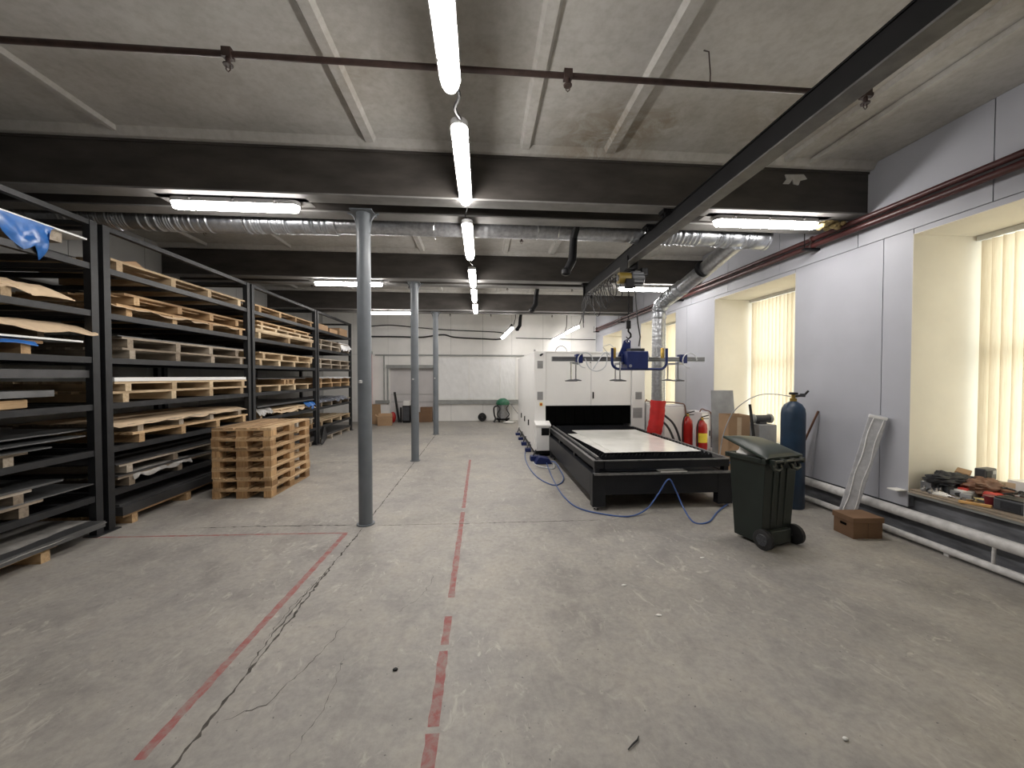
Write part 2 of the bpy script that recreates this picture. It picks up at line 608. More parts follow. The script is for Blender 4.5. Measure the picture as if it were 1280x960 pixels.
paint_line((-1.517, 1.79), (-1.468, 4.235), 0.05, 1, 'long red painted line running beside the big floor crack')
paint_line((-4.16, 4.345), (-1.45, 4.255), 0.028, 2, 'thin red painted line crossing from rack posts to the long line')
for i, (y0, y1, w, lb) in enumerate((
        (1.2, 1.815, .060, 'nearest dash of the red centre line on the floor'),
        (1.85, 2.365, .055, 'second nearest dash of the red centre line'),
        (2.42, 2.71, .05, 'short third dash of the red centre line'),
        (2.94, 4.80, .05, 'faded red centre line stretch level with the first column'),
        (4.95, 7.8, .045, 'far faded red stretch of the centre line'))):
    paint_line((-0.236, y0), (-0.236, y1), w, 10 + i, lb)

# ceiling: slab with ribs along y, between transverse beams
ceiling = struct('ceiling', MB().box(XL - .2, XR + .9, YB, YF + .3, ZC + .04, ZC + .25), 'ceiling_concrete', 'stained grey concrete slab ceiling with ribs')
BEAMS = [(4.1, 'nearest'), (7.5, 'second'), (10.95, 'third')]
bay_edges = [(-4.0, 4.1), (4.74, 7.5), (8.14, 10.95), (11.6, 14.6)]
for (y0, y1) in bay_edges:
    for xr, w in ((-5.0, .07), (-3.52, .04), (-1.12, .07), (0.46, .07), (1.36, .08), (3.36, .05)):
        MB().prism([(xr - w, ZC + .05), (xr + w, ZC + .05), (xr + w * .55, ZC + .0), (xr - w * .55, ZC + .0)], y0, y1, 'y').build('rib', 'ceiling_concrete', ceiling)
    for (ya, yb) in ((y0, y0 + .10), (y1 - .10, y1)):
        MB().prism([(ya, ZC + .05), (yb, ZC + .05), (yb if yb == y1 else yb - .05, ZC - .03), (ya if ya == y0 else ya + .05, ZC - .03)], XL, XR, 'x').build('haunch', 'ceiling_concrete', ceiling)
# plaster strip next to the right wall
MB().box(3.62, 3.66, 1.45, 4.1, ZC - .01, ZC + .05).build('seam_ridge', 'ceiling_concrete', ceiling)

BZ = 3.55
for (y, nm) in BEAMS:
    b = thing('ceiling_beam', (-0.7, y + .3, BZ), '%s dark ceiling beam with pale underside flanges' % {'nearest': 'nearest', 'second': 'second', 'third': 'third, farthest'}[nm], 'beam', 'transverse beams under the ceiling')
    b['kind'] = 'structure'
    for k, (ya, yb) in enumerate(((y, y + .19), (y + .42, y + .62))):
        MB().box(XL, XR, ya + .012, yb - .012, BZ + .02, ZC + .05).build('web', 'beam_dark', b)
        MB().box(XL, XR, ya, yb, BZ, BZ + .018).build('flange', 'beam_flange', b)
        MB().box(XL, XR, ya - .006, yb + .006, ZC - .055, ZC - .035).build('top_flange', 'beam_dark', b)
    MB().box(XL, XR, y + .17, y + .44, BZ + .22, BZ + .24).build('infill', 'beam_dark', b)
# plaster patch on the nearest beam
MB().prism([(3.40, 3.96), (3.62, 3.97), (3.66, 3.92), (3.58, 3.90), (3.56, 3.85), (3.50, 3.86), (3.49, 3.91), (3.45, 3.86), (3.38, 3.86), (3.42, 3.91)], 4.098, 4.113, 'y').build('plaster_patch', 'ceiling_concrete', bpy.data.objects['ceiling_beam'])
# yellow foam tuft at the wall end of the nearest beam
fm = MB()
for i in range(16):
    fm.lathe([(.0, -.03), (.035, -.015), (.04, .01), (.0, .035)], (4.02 + rnd.uniform(0, .34), 4.33 + rnd.uniform(-.05, .05), 3.52 + rnd.uniform(-.05, .04)), 7)
fm.build('foam_filler', 'mastic', bpy.data.objects['ceiling_beam'], 60)

# ---- right wall
WIN = [(1.73, 3.63), (5.12, 7.0), (8.48, 10.40), (11.86, 13.75)]
ZS, ZT = 0.50, 3.15
XW = 5.14     # blind plane
core = MB()
core.box(XR + .012, XR + .9, YB, YF + .3, ZT + .02, ZC + .2)
prev = YB
for (a, b_) in WIN:
    core.box(XR + .012, XR + .9, prev, a - .015, 0.34, ZT + .02)
    core.box(XR + .09, XR + .9, a - .015, b_ + .015, 0.34, ZS - .03)
    prev = b_ + .015
core.box(XR + .012, XR + .9, prev, YF + .3, 0.34, ZT + .02)
core.box(XR + .09, XR + .9, YB, YF + .3, 0.0, .34)
wr = struct('wall_right', core, 'low_wall', 'right-hand outer wall of painted board panels with deep window openings')
# board panels with open joints
G = .004
edges = [YB]
for (a, b_) in WIN:
    edges += [a, b_]
edges.append(YF)
def panel(y0, y1, z0, z1):
    MB().box(XR, XR + .013, y0 + G, y1 - G, z0 + G, z1 - G).build('panel', 'wall_paint', wr)
for i in range(0, len(edges), 2):
    y0, y1 = edges[i], edges[i + 1]
    if i == 2:
        cuts = [y0, 3.925, y1]
    elif y1 - y0 > 1.25:
        cuts = [y0, y0 + 1.0, y1]
    else:
        cuts = [y0, y1]
    for a, b_ in zip(cuts[:-1], cuts[1:]):
        panel(a, b_, .335, ZT + .06)
cuts = [YB, -2.8, -1.6, -.4, .8, 1.8, 3.02, 4.22, 5.42, 6.62, 7.82, 9.02, 10.22, 11.42, 12.62, 13.6, YF]
for a, b_ in zip(cuts[:-1], cuts[1:]):
    panel(a, b_, ZT + .06, ZC + .04)
for i, (a, b_) in enumerate(WIN):
    # strip over the opening
    panel(a, b_, ZT, ZT + .06)
    # reveals: sides, head
    wd = thing('window_%d' % (i + 1), (XW, (a + b_) / 2, ZS), 'deep %s window opening with lined reveals in the right wall' % ['nearest', 'second', 'third', 'farthest'][i], 'window')
    wd['kind'] = 'structure'
    MB().box(XR + .001, XW + .14, b_, b_ + .012, ZS - .02, ZT + .012).build('reveal', 'reveal_lit_cream', wd)
    MB().box(XR + .001, XW + .14, a - .012, a, ZS - .02, ZT + .012).build('reveal', 'reveal_lit_cream', wd)
    MB().box(XR + .001, XW + .14, a, b_, ZT, ZT + .012).build('reveal', 'reveal_lit_cream', wd)
    MB().box(XR - .02, XW + .14, a + .002, b_ - .002, ZS - .025, ZS).build('window_sill', 'grey_rail', wd, bevel=.004)
    # frame bars and panes
    xf = XW + .12
    for ya, yb in ((a, a + .07), (b_ - .07, b_), ((a + b_) / 2 - .05, (a + b_) / 2 + .05)):
        MB().box(xf, xf + .06, ya, yb, ZS, ZT).build('frame_bar', 'frame_white', wd)
    for za, zb in ((ZS, ZS + .07), (ZT - .07, ZT), (1.90, 1.98)):
        MB().box(xf, xf + .055, a, b_, za, zb).build('frame_bar', 'frame_white', wd)
    ym = (a + b_) / 2
    for ya, yb in ((a + .07, ym - .05), (ym + .05, b_ - .07)):
        for za, zb in ((ZS + .07, 1.90), (1.98, ZT - .07)):
            MB().box(xf + .02, xf + .026, ya, yb, za, zb).build('pane', 'window_glass', wd)
    # vertical blind
    bl = thing('vertical_blind', (XW, ym, ZT), 'cream vertical blind hanging in the %s window' % ['nearest', 'second', 'third', 'farthest'][i], 'blind', 'vertical blinds in the right wall')
    MB().box(XW - .02, XW + .03, a + .01, b_ - .01, ZT - .055, ZT - .003).build('head_rail', 'frame_white', bl)
    n = int((b_ - a - .06) / .083)
    hs = ZT - .07 - (ZS + .03 if i != 0 else ZS + .06)
    prof = [(.010 * math.cos((k / 6 - .5) * PI), (k / 6 - .5) * .089) for k in range(7)]
    vs = [(x, y, 0) for x, y in prof] + [(x, y, -hs) for x, y in prof]
    sm = MB().add(vs, [(k, k + 1, 7 + k + 1, 7 + k) for k in range(6)]).mesh('slat', 'blind_fabric', 60)
    for k in range(n):
        o = link('slat', sm, bl, 0, True)
        o.location = (rnd.uniform(-.003, .003), a + .05 + (k + .5) * (b_ - a - .1) / n - ym, -.06)
        o.rotation_euler = (0, 0, R(rnd.uniform(6, 26)))

# ---- far wall with a doorway niche and two film covered window bays
fw = MB()
DX0, DX1, DZ = -3.46, -1.70, 2.0
fw.box(XL - .2, DX0, YF + .012, YF + .3, 0, ZC + .2)
fw.box(DX1, XR + .9, YF + .012, YF + .3, 0, ZC + .2)
fw.box(DX0, DX1, YF + .012, YF + .3, DZ, ZC + .2)
wf = struct('wall_far', fw, 'grey_rail', 'white panelled far end wall with doorway niche and rails')
xs = [XL, -4.7, DX0, -2.3, -1.15, 0.05, 1.15, 2.35, 3.45, XR]
for a, b_ in zip(xs[:-1], xs[1:]):
    segs = [(0, 2.5), (2.5, ZC + .04)]
    for (z0, z1) in segs:
        if z0 == 0 and a >= DX0 - .01 and b_ <= DX1 + .7 and a < DX1:
            if b_ <= DX1:
                segs2 = [(a, b_, DZ, 2.5)]
            else:
                segs2 = [(a, DX1, DZ, 2.5), (DX1, b_, 0, 2.5)]
        else:
            segs2 = [(a, b_, z0, z1)]
        for (p, q, r0, r1) in segs2:
            MB().box(p + G, q - G, YF, YF + .013, r0 + G, r1 - G).build('panel', 'far_wall_paint', wf)
# niche
nd = thing('door_1', (-2.58, YF + .2, 0), 'flat pale double door set in the far wall niche', 'door')
nd['kind'] = 'structure'
MB().box(DX0, DX0 + .03, YF, YF + .28, 0, DZ).build('jamb', 'far_wall_paint', nd)
MB().box(DX1 - .03, DX1, YF, YF + .28, 0, DZ).build('jamb', 'far_wall_paint', nd)
for a, b_ in ((DX0 + .03, -2.585), (-2.575, DX1 - .03)):
    for z0, z1 in ((.02, .72), (.73, 1.0), (1.01, DZ)):
        MB().box(a + .004, b_ - .004, YF + .22, YF + .26, z0, z1 - .006).build('leaf_panel', 'plastered_panel', nd)
MB().box(DX0 + .03, DX1 - .03, YF + .265, YF + .3, 0, DZ).build('backing', 'grey_rail', nd)
MB().box(-2.50, -2.46, YF + .19, YF + .22, .95, 1.10).build('handle', 'dark_grey_plastic', nd)
for i, (p, q, w, h, m, nm) in enumerate((
        ((-3.92, YF - .03, 2.47), (1.62, YF - .03, 2.47), .05, .045, 'grey_rail', 'upper'),
        ((-1.68, YF - .05, .72), (1.60, YF - .05, .72), .10, .15, 'grey_rail', 'lower'),
        ((-3.92, YF - .04, .74), (-3.42, YF - .04, .74), .08, .12, 'grey_rail', 'short left'),
        ((DX0 - .06, YF - .03, DZ + .05), (DX1 + .02, YF - .03, DZ + .05), .06, .12, 'grey_rail', 'lintel'))):
    struct('trim_%d' % (i + 1), MB().bar(p, q, w, h), m, '%s grey rail fixed across the far wall' % nm)
struct('trim_5', MB().box(-3.50, -3.45, YF - .05, YF, .65, 2.05).box(-3.62, -3.585, YF - .05, YF, .8, 2.45), 'grey_rail', 'pair of upright grey strips left of the far doorway')
# film covered window
wv = thing('window_6', (-.15, YF - .02, .8), 'wide far wall window sealed with wrinkled white plastic film', 'window')
wv['kind'] = 'structure'
for (x0, x1, z0, z1) in ((-1.62, -1.57, .8, 2.42), (1.27, 1.32, .8, 2.42), (-1.57, 1.27, .8, .85), (-1.57, 1.27, 2.37, 2.42), (-.49, -.45, .85, 2.37), (.68, .71, .85, 2.37)):
    MB().box(x0, x1, YF - .035, YF - .001, z0, z1).build('batten', 'frame_white', wv)
for (x0, x1) in ((-1.57, -.49), (-.45, .68), (.71, 1.27)):
    m = MB()
    nu, nv = 24, 30
    vs = [(x0 + (x1 - x0) * i / nu, YF - .018 - .010 * abs(wob(i * .35 + j * .22, j * .1, 1.0, x0)) - .004 * wob(i * .9, j * .3, 1, 2), .85 + 1.52 * j / nv) for j in range(nv + 1) for i in range(nu + 1)]
    fs = [(j * (nu + 1) + i, j * (nu + 1) + i + 1, (j + 1) * (nu + 1) + i + 1, (j + 1) * (nu + 1) + i) for j in range(nv) for i in range(nu)]
    m.add(vs, fs).build('film', 'plastic_film', wv, 60)
# left wall, back wall
wl = struct('wall_left', MB().box(XL - .2, XL - .012, YB, YF, 0, ZC + .2), 'low_wall', 'left side wall behind the racks')
for k in range(15):
    y0 = YB + k * 1.24
    MB().box(XL - .013, XL, y0 + G, y0 + 1.24 - G, .02, ZC + .03).build('panel', 'left_wall', wl)
struct('wall_back', MB().box(XL - .2, XR + .9, YB - .2, YB, -.1, ZC + .25), 'far_wall_paint', 'plain wall behind the viewer')


def smooth_path(pts, n=8):
    """Catmull-Rom through the points"""
    P = [Vector(p) for p in pts]
    P = [P[0] * 2 - P[1]] + P + [P[-1] * 2 - P[-2]]
    out = []
    for i in range(1, len(P) - 2):
        for k in range(n):
            t = k / n
            a, b, c, d = P[i - 1:i + 3]
            out.append(.5 * ((2 * b) + (c - a) * t + (2 * a - 5 * b + 4 * c - d) * t * t + (3 * b - a - 3 * c + d) * t ** 3))
    out.append(P[-2])
    return out


# ================================================================== COLUMNS
for i, (y, nm) in enumerate(((4.50, 'nearest'), (7.80, 'second'), (11.32, 'farthest'))):
    c = thing('steel_column', (-1.33, y, 0), '%s of the three round grey steel columns' % nm, 'column', 'grey steel columns in a row')
    MB().cyl((-1.33, y, .012), (-1.33, y, BZ - .012), .076, 28).build('shaft', 'column_paint', c, 40)
    MB().box(-1.45, -1.21, y - .115, y + .115, BZ - .014, BZ - .001).build('cap_plate', 'column_paint', c)
    MB().lathe([(.10, 0), (.10, .012)], (-1.33, y, 0), 24).build('base_plate', 'column_paint', c, 40)
    for s in (-1, 1):
        pts = [(-1.33 + s * (.070 + .10 * t ** 2), y, BZ - .20 + .185 * math.sin(t * PI / 2)) for t in [k / 6 for k in range(7)]]
        MB().tube(pts, .011, 6).build('bracket', 'column_paint', c, 50)
    MB().lathe([(.02, 0), (.02, .03), (.008, .035)], (-1.35, y - .09, 1.62), 8).build('hook_stud', 'lamp_housing', c)


# ================================================================== LAMPS
def stadium(L, w, n=8):
    pts = []
    for k in range(n + 1):
        a = -PI / 2 + PI * k / n
        pts.append((L / 2 - w / 2 + w / 2 * math.cos(a), w / 2 * math.sin(a)))
    for k in range(n + 1):
        a = PI / 2 + PI * k / n
        pts.append((-L / 2 + w / 2 + w / 2 * math.cos(a), w / 2 * math.sin(a)))
    return pts


def lamp_meshes(L, w):
    ho, hi = stadium(L, w), stadium(L - .03, w * .62)
    n = len(ho)
    d = MB()
    mid = stadium(L - .008, w * .92)
    vs = [(x, y, .0) for x, y in ho] + [(x, y, -.03) for x, y in mid] + [(x, y, -.055) for x, y in hi]
    fs = [tuple(range(2 * n, 3 * n))]
    for r in (0, 1):
        for i in range(n):
            j = (i + 1) % n
            fs.append((r * n + i, r * n + j, (r + 1) * n + j, (r + 1) * n + i))
    d.add(vs, fs)
    h = MB().prism(stadium(L + .016, w + .014), .0, .045)
    h.box(-L / 2 + .1, L / 2 - .1, -.03, .03, .045, .06)
    clip = MB().box(-.012, .012, -w / 2 - .012, w / 2 + .012, -.006, .05)
    return d.mesh('diffuser', 'lamp_diffuser', 30), h.mesh('housing', 'lamp_housing', 30), clip.mesh('clip', 'chrome')


LM = lamp_meshes(1.27, .118)


def lamp(loc, rz, label, grp, tilt=0.0, rods=None):
    t = thing('linear_lamp', loc, label, 'lamp', grp, rz)
    t.rotation_euler = (0, tilt, rz)
    WM[t] = Matrix.Translation(loc) @ t.rotation_euler.to_matrix().to_4x4()
    link('diffuser', LM[0], t, 0, True)
    link('housing', LM[1], t, 0, True)
    for s in (-.42, 0, .42):
        o = link('clip', LM[2], t, 0, True)
        o.location = (s, 0, 0)
    if rods:
        for s in (-.45, .45):
            MB().cyl((s, 0, .055), (s, 0, rods), .006, 6).build('hanger', 'cable_black', t, local=True)
    return t


ords = ['nearest', 'second', 'third', 'fourth', 'fifth', 'sixth and farthest']
for k, (y, z) in enumerate(((1.92, 3.52), (3.53, 3.51), (5.10, 3.40), (7.22, 3.47), (8.86, 3.49), (10.45, 3.47))):
    # hangs from the ceiling, or sits under a beam where one is in the way
    lt = lamp((-.165 + (-.03 if k == 0 else 0), y, z + .055), PI / 2, '%s lit lamp in the row along the central aisle' % ords[k], 'lamps in a row along the aisle', rods=None if k in (1, 3, 5) else ZC - .04 - z - .055 + .02)
    if k >= 3:
        lt.scale = (.9, 1, 1)
# black conduit and cables between the aisle lamps
for k, (y0, y1) in enumerate(((2.57, 2.88), (4.19, 4.74), (6.06, 6.56), (7.88, 8.20), (9.52, 9.80))):
    m = MB()
    if k >= 2:
        y0, y1 = y0 - .09, y1 + .09
    pts = [(-.165 + .02 * math.sin(t * 7 + k), y0 + (y1 - y0) * t, 3.59 - (.05 if k else .0) * math.sin(t * PI)) for t in [i / 8 for i in range(9)]]
    m.tube(pts, .012 if k == 0 else .006, 6)
    tag(m.build('lamp_cable', 'cable_black', None, 50), 'black cable joining the %s and %s aisle lamps' % (ords[k], ords[k + 1]), 'cable', 'cables between the aisle lamps')
for (x, y, z, lb) in ((-2.57, 4.30, 3.55, 'long lit lamp under the nearest beam above the pallet stack'),
                      (3.33, 4.30, 3.55, 'long lit lamp under the nearest beam beside the right wall'),
                      (-2.56, 7.70, 3.55, 'lit lamp under the second beam left of the columns'),
                      (3.44, 7.70, 3.55, 'lit lamp under the second beam by the silver duct'),
                      (-2.63, 11.15, 3.55, 'lit lamp under the third beam left of the columns')):
    t = lamp((x, y, z - .046), 0, lb, 'lamps mounted under the beams')
    MB().box(-.75, .75, -.10, .12, .046, .052).build('mounting_plate', 'beam_flange', t, local=True)
for (p, q, lb) in (((1.10, 13.2, 3.41), (.70, 13.9, 3.05), 'tilted lamp hanging before the film covered far window'),
                   ((3.36, 13.0, 3.44), (2.98, 13.6, 3.24), 'upper of two tilted lamps over the white machine'),
                   ((2.98, 13.65, 3.22), (2.60, 14.2, 3.02), 'lower of two tilted lamps over the white machine')):
    p, q = Vector(p), Vector(q)
    d = q - p
    t = thing('hanging_lamp', (p + q) / 2, lb, 'lamp', 'tilted lamps by the far wall')
    rot = d.to_track_quat('X', 'Z').to_matrix().to_4x4()
    t.rotation_euler = rot.to_euler()
    WM[t] = Matrix.Translation((p + q) / 2) @ rot
    s = d.length / 1.27 * .86
    for nm, me in (('diffuser', LM[0]), ('housing', LM[1])):
        o = link(nm, me, t, 0, True)
        o.scale = (s, 1, 1)
    MB().tube([p + Vector((0, 0, .05)), p + Vector((.06, -.03, .25)), p + Vector((.08, -.05, ZC - p.z))], .014, 6).build('hanger_cable', 'cable_black', t, 50)


# ================================================================== CEILING PIPES
def sprinkler(parent, x, y, z):
    m = MB().cyl((x, y, z + .03), (x, y, z - .06), .016, 8)
    m.lathe([(.03, -.075), (.032, -.068)], (x, y, z), 10)
    m.box(x - .03, x + .03, y - .028, y + .028, z - .028, z + .032)
    m.build('sprinkler_head', 'pipe_brown', parent)
    MB().tube([(x - .012, y, z - .07), (x - .014, y, z - .10), (x, y, z - .115), (x + .014, y, z - .10), (x + .012, y, z - .07)], .004, 5).build('head_guard', 'pipe_brown', parent)


for i, (y, z, hs) in enumerate(((2.76, 3.86, (-1.69, .62, 2.93)), (5.95, 3.86, (-4.0, -1.69, .62, 2.40)), (9.25, 3.86, (-3.9, -1.7, .62, 2.2)), (12.45, 3.72, (-1.0, .3, 2.3)))):
    x1 = 2.98 if i == 0 else (2.6 if i == 1 else 3.0)
    t = thing('sprinkler_pipe', (0, y, z), 'thin dark sprinkler pipe crossing the %s ceiling bay' % ['nearest', 'second', 'third', 'farthest'][i], 'pipe', 'sprinkler pipes under the ceiling')
    MB().cyl((XL, y, z), (x1, y, z - .01), .021, 10).build('pipe', 'pipe_brown', t, 50)
    for x in hs:
        sprinkler(t, x, y, z - .005)
    for x in ((-4.2, 1.66) if i == 0 else (-2.6, 1.5)):
        MB().tube([(x - .03, y - .01, ZC + .03), (x, y - .025, ZC + .01), (x + .012, y - .028, z + .05), (x + .01, y - .028, z - .01), (x, y, z - .028), (x - .005, y + .024, z)], .005, 6).build('hanger_hook', 'pipe_brown', t, 50)

# two maroon pipes along the right wall with brackets
for k, (x, z, r, lb) in enumerate(((4.33, 3.49, .030, 'upper maroon pipe running along the right wall'), (4.335, 3.405, .034, 'lower maroon pipe running along the right wall'))):
    t = thing('wall_pipe', (x, 5, z), lb, 'pipe', 'maroon pipes along the right wall')
    MB().cyl((x, YB + .05, z), (x, 14.3, z), r, 14).build('pipe', 'pipe_maroon', t, 50)
    for y in (-.6, 4.75, 8.15, 11.6, 14.2):
        if k:
            m = MB().bar((XR - .22, y, z - .045), (XR, y, z - .045), .05, .025)
            m.cyl((XR - .20, y, z - .05), (XR - .20, y, z + .16), .006, 6)
            m.build('bracket', 'rail_black', t)
        MB().tube([(x + r * 1.25 * math.cos(a), y, z + r * 1.25 * math.sin(a)) for a in [2 * PI * q / 12 for q in range(12)]], .009, 6, closed=True).build('clamp', 'pipe_brown', t)

# white heating pipes along the foot of the right wall
for k, (x, z, r, lb) in enumerate(((4.40, .275, .052, 'thick white heating pipe, upper of two at the wall foot'), (4.38, .055, .034, 'thinner white heating pipe, lower of two at the wall foot'))):
    t = thing('heating_pipe', (x, 5, z), lb, 'pipe', 'white heating pipes along the right wall')
    MB().cyl((x, YB + .05, z), (x, 14.2, z), r, 18).build('pipe', 'pipe_white', t, 50)
    for y in (1.2, 2.93, 6.4, 9.8):
        if k == 0:
            MB().cyl((x - .015, y, z - r * .8), (x - .02, y, .055 + .026), .013, 8).build('riser', 'pipe_white', t, 50)
        else:
            MB().box(x - .02, x + .05, y + .3, y + .34, 0, z - r * .6).build('foot', 'pipe_white', t)

# ================================================================== MONORAIL, HOIST, LIFTER
RX, RZ0, RZ1 = 2.16, 3.34, 3.53
t = thing('monorail_beam', (RX, 3, RZ0), 'long black steel monorail beam hung under the ceiling beams', 'beam')
MB().box(RX - .006, RX + .006, YB + .1, 7.75, RZ0 + .015, RZ1 - .012).build('web', 'rail_black', t)
MB().box(RX - .065, RX + .065, YB + .1, 7.75, RZ1 - .013, RZ1).build('upper_flange', 'rail_black', t)
MB().box(RX - .065, RX + .065, YB + .1, 7.75, RZ0, RZ0 + .014).build('lower_flange', 'rail_flange', t)
MB().box(RX - .055, RX - .012, YB + .1, 7.75, RZ0 + .015, RZ1 - .014).build('side_channel', 'rail_black', t)
for y in (4.19, 4.63, 7.6):
    for s in (-1, 1):
        m = MB().box(RX + s * .10 - .055, RX + s * .10 + .055, y - .06, y + .06, RZ1 - .02, BZ + .045)
        m.cyl((RX + s * .12, y - .03, RZ1 - .05), (RX + s * .12, y - .03, BZ + .09), .010, 6)
        m.cyl((RX + s * .12, y + .03, RZ1 - .05), (RX + s * .12, y + .03, BZ + .09), .010, 6)
        m.build('clamp', 'rail_black', t)
MB().box(RX - .09, RX + .09, 7.72, 7.75, RZ0 - .06, RZ1).build('end_stop', 'rail_black', t)

HX, HY = 2.17, 5.55
h = thing('chain_hoist', (HX, HY, RZ0), 'yellow and black electric chain hoist under the monorail', 'hoist')
m = MB()
for sy in (-.09, .09):
    for sx in (-1, 1):
        m.cyl((HX + sx * .025, HY + sy, RZ0 + .045), (HX + sx * .062, HY + sy, RZ0 + .045), .030, 12)
m.build('trolley_wheel', 'chrome', h, 40)
m = MB()
for sx in (-1, 1):
    m.box(HX + sx * .078 - .006, HX + sx * .078 + .006, HY - .15, HY + .15, RZ0 - .09, RZ0 + .09)
m.box(HX - .08, HX + .08, HY - .04, HY + .04, RZ0 - .10, RZ0 - .07)
m.build('trolley_plate', 'rail_black', h, bevel=.004)
m = MB()
m.tube([(HX - .16, HY, RZ0 - .20), (HX + .02, HY, RZ0 - .20)], .085, 18)
m.build('gear_case', 'hoist_yellow', h, 40, .005)
m = MB().tube([(HX + .02, HY, RZ0 - .20), (HX + .20, HY, RZ0 - .20), (HX + .22, HY, RZ0 - .20)], [.10, .10, .07], 20)
for k in range(10):
    a = 2 * PI * k / 10
    m.bar((HX + .03, HY + .10 * math.cos(a), RZ0 - .20 + .10 * math.sin(a)), (HX + .19, HY + .10 * math.cos(a), RZ0 - .20 + .10 * math.sin(a)), .01, .02)
m.build('motor', 'dark_grey_plastic', h, 40)
MB().box(HX + .17, HX + .27, HY - .06, HY + .06, RZ0 - .17, RZ0 - .05).build('travel_motor', 'rail_black', h, bevel=.01)
MB().tube([(HX - .16, HY - .005, RZ0 - .20), (HX - .175, HY - .005, RZ0 - .20)], .05, 16).build('end_cover', 'chrome', h, 40)
MB().box(HX - .08, HX + .05, HY - .10, HY - .02, RZ0 - .36, RZ0 - .22).build('chain_bag', 'rail_black', h, bevel=.015)
ch = MB()
z = RZ0 - .28
k = 0
while z > 2.50:
    rx, ry = (.011, 0) if k % 2 else (0, .011)
    ch.tube([(HX + rx * math.cos(a), HY + ry * math.cos(a), z + .020 * math.sin(a)) for a in [2 * PI * q / 8 for q in range(8)]], .0045, 5, closed=True)
    z -= .031
    k += 1
ch.build('chain', 'rail_black', h)
MB().box(HX - .03, HX + .03, HY - .025, HY + .025, 2.40, 2.52).build('hook_block', 'rail_black', h, bevel=.008)
MB().tube([(HX, HY, 2.41), (HX, HY, 2.36), (HX + .035, HY, 2.32), (HX + .035, HY, 2.28), (HX, HY, 2.25), (HX - .035, HY, 2.28)], [.014, .014, .015, .015, .012, .007], 8).build('hook', 'rail_black', h, 50)
MB().tube([(HX + .09, HY, RZ0 - .28), (HX + .10, HY, 2.9), (HX + .14, HY, 2.5), (HX + .18, HY, 2.28), (HX + .15, HY - .02, 2.14)], .011, 7).build('control_cable', 'cable_black', h, 50)

# second hook end: red-brown short link between hook and lifter lug is part of the lifter
L = thing('vacuum_lifter', (HX, HY, 1.62), 'blue vacuum lifter with grey crossbar hanging from the chain hoist', 'lifter')
MB().box(1.02, 3.34, HY - .03, HY + .03, 1.915, 1.985).build('crossbar', 'aluminium', L, bevel=.004)
g = MB()
for z_ in (1.932, 1.95, 1.968):
    g.box(1.025, 3.335, HY - .034, HY - .0295, z_ - .004, z_ + .004)
g.build('bar_groove', 'dark_grey_plastic', L)
BX0, BX1 = 2.08, 2.39
bo = MB().box(BX0, BX1, HY - .20, HY + .06, 1.80, 2.06).build('pump_box', 'navy_paint', L, bevel=.010)
fins = MB()
for k in range(9):
    x = BX0 + .05 + k * .026
    fins.box(x, x + .012, HY - .16, HY - .02, 2.06, 2.10)
fins.build('cooling_fin', 'dark_grey_plastic', L)
MB().lathe([(.022, 0), (.022, .004)], (0, 0, 0), 16).build('badge', 'aluminium', L)
bd = bpy.data.objects['badge']
bd.matrix_parent_inverse = WM[L].inverted()
bd.location = (BX0 + .045, HY - .2005, 1.845)
bd.rotation_euler = (R(90), 0, 0)
# lug plate
MB().prism([(1.98, 1.93), (2.12, 1.93), (2.20, 2.08), (2.20, 2.22), (2.15, 2.25), (2.10, 2.22), (2.06, 2.10)], HY - .012, HY + .012, 'y').build('lifting_lug', 'navy_paint', L)
MB().tube([(HX - .02 + .022 * math.cos(a), HY - .014, 2.215 + .022 * math.sin(a)) for a in [2 * PI * q / 12 for q in range(12)]], .006, 6, closed=True).build('shackle', 'chrome', L, 50)
# U shaped handle bar
pts = [(1.865, HY - .17, 2.10), (1.865, HY - .17, 1.90)]
for k in range(7):
    a = PI + PI / 2 * k / 6
    pts.append((1.965 + .10 * math.cos(a), HY - .17, 1.90 + .10 * math.sin(a)))
for k in range(7):
    a = -PI / 2 + PI / 2 * k / 6
    pts.append((2.575 + .10 * math.cos(a), HY - .17, 1.90 + .10 * math.sin(a)))
pts.append((2.675, HY - .17, 2.10))
MB().tube(pts, .019, 12).build('handle_bar', 'navy_paint', L, 50)
for x in (1.91, 2.63):
    MB().lathe([(.026, 0), (.026, .13), (.018, .15)], (x, HY - .13, 1.96), 12).build('valve', 'brass', L, 40)
    MB().tube([(x, HY - .13, 2.11), (x - .06, HY - .11, 2.16), (x - .15 if x < 2 else x - .06, HY - .06, 2.13), (x - .02, HY, 2.0)][::1], .006, 6).build('air_line', 'white_hose', L, 50)
MB().cyl((2.39, HY - .03, 1.97), (2.47, HY - .03, 1.97), .03, 12).build('pump_port', 'rail_black', L, 40)
MB().tube([(2.41, HY - .06, 2.02), (2.44, HY - .06, 2.05), (2.46, HY - .06, 2.0), (2.44, HY - .06, 1.93)], .008, 6).build('air_line', 'white_hose', L, 50)
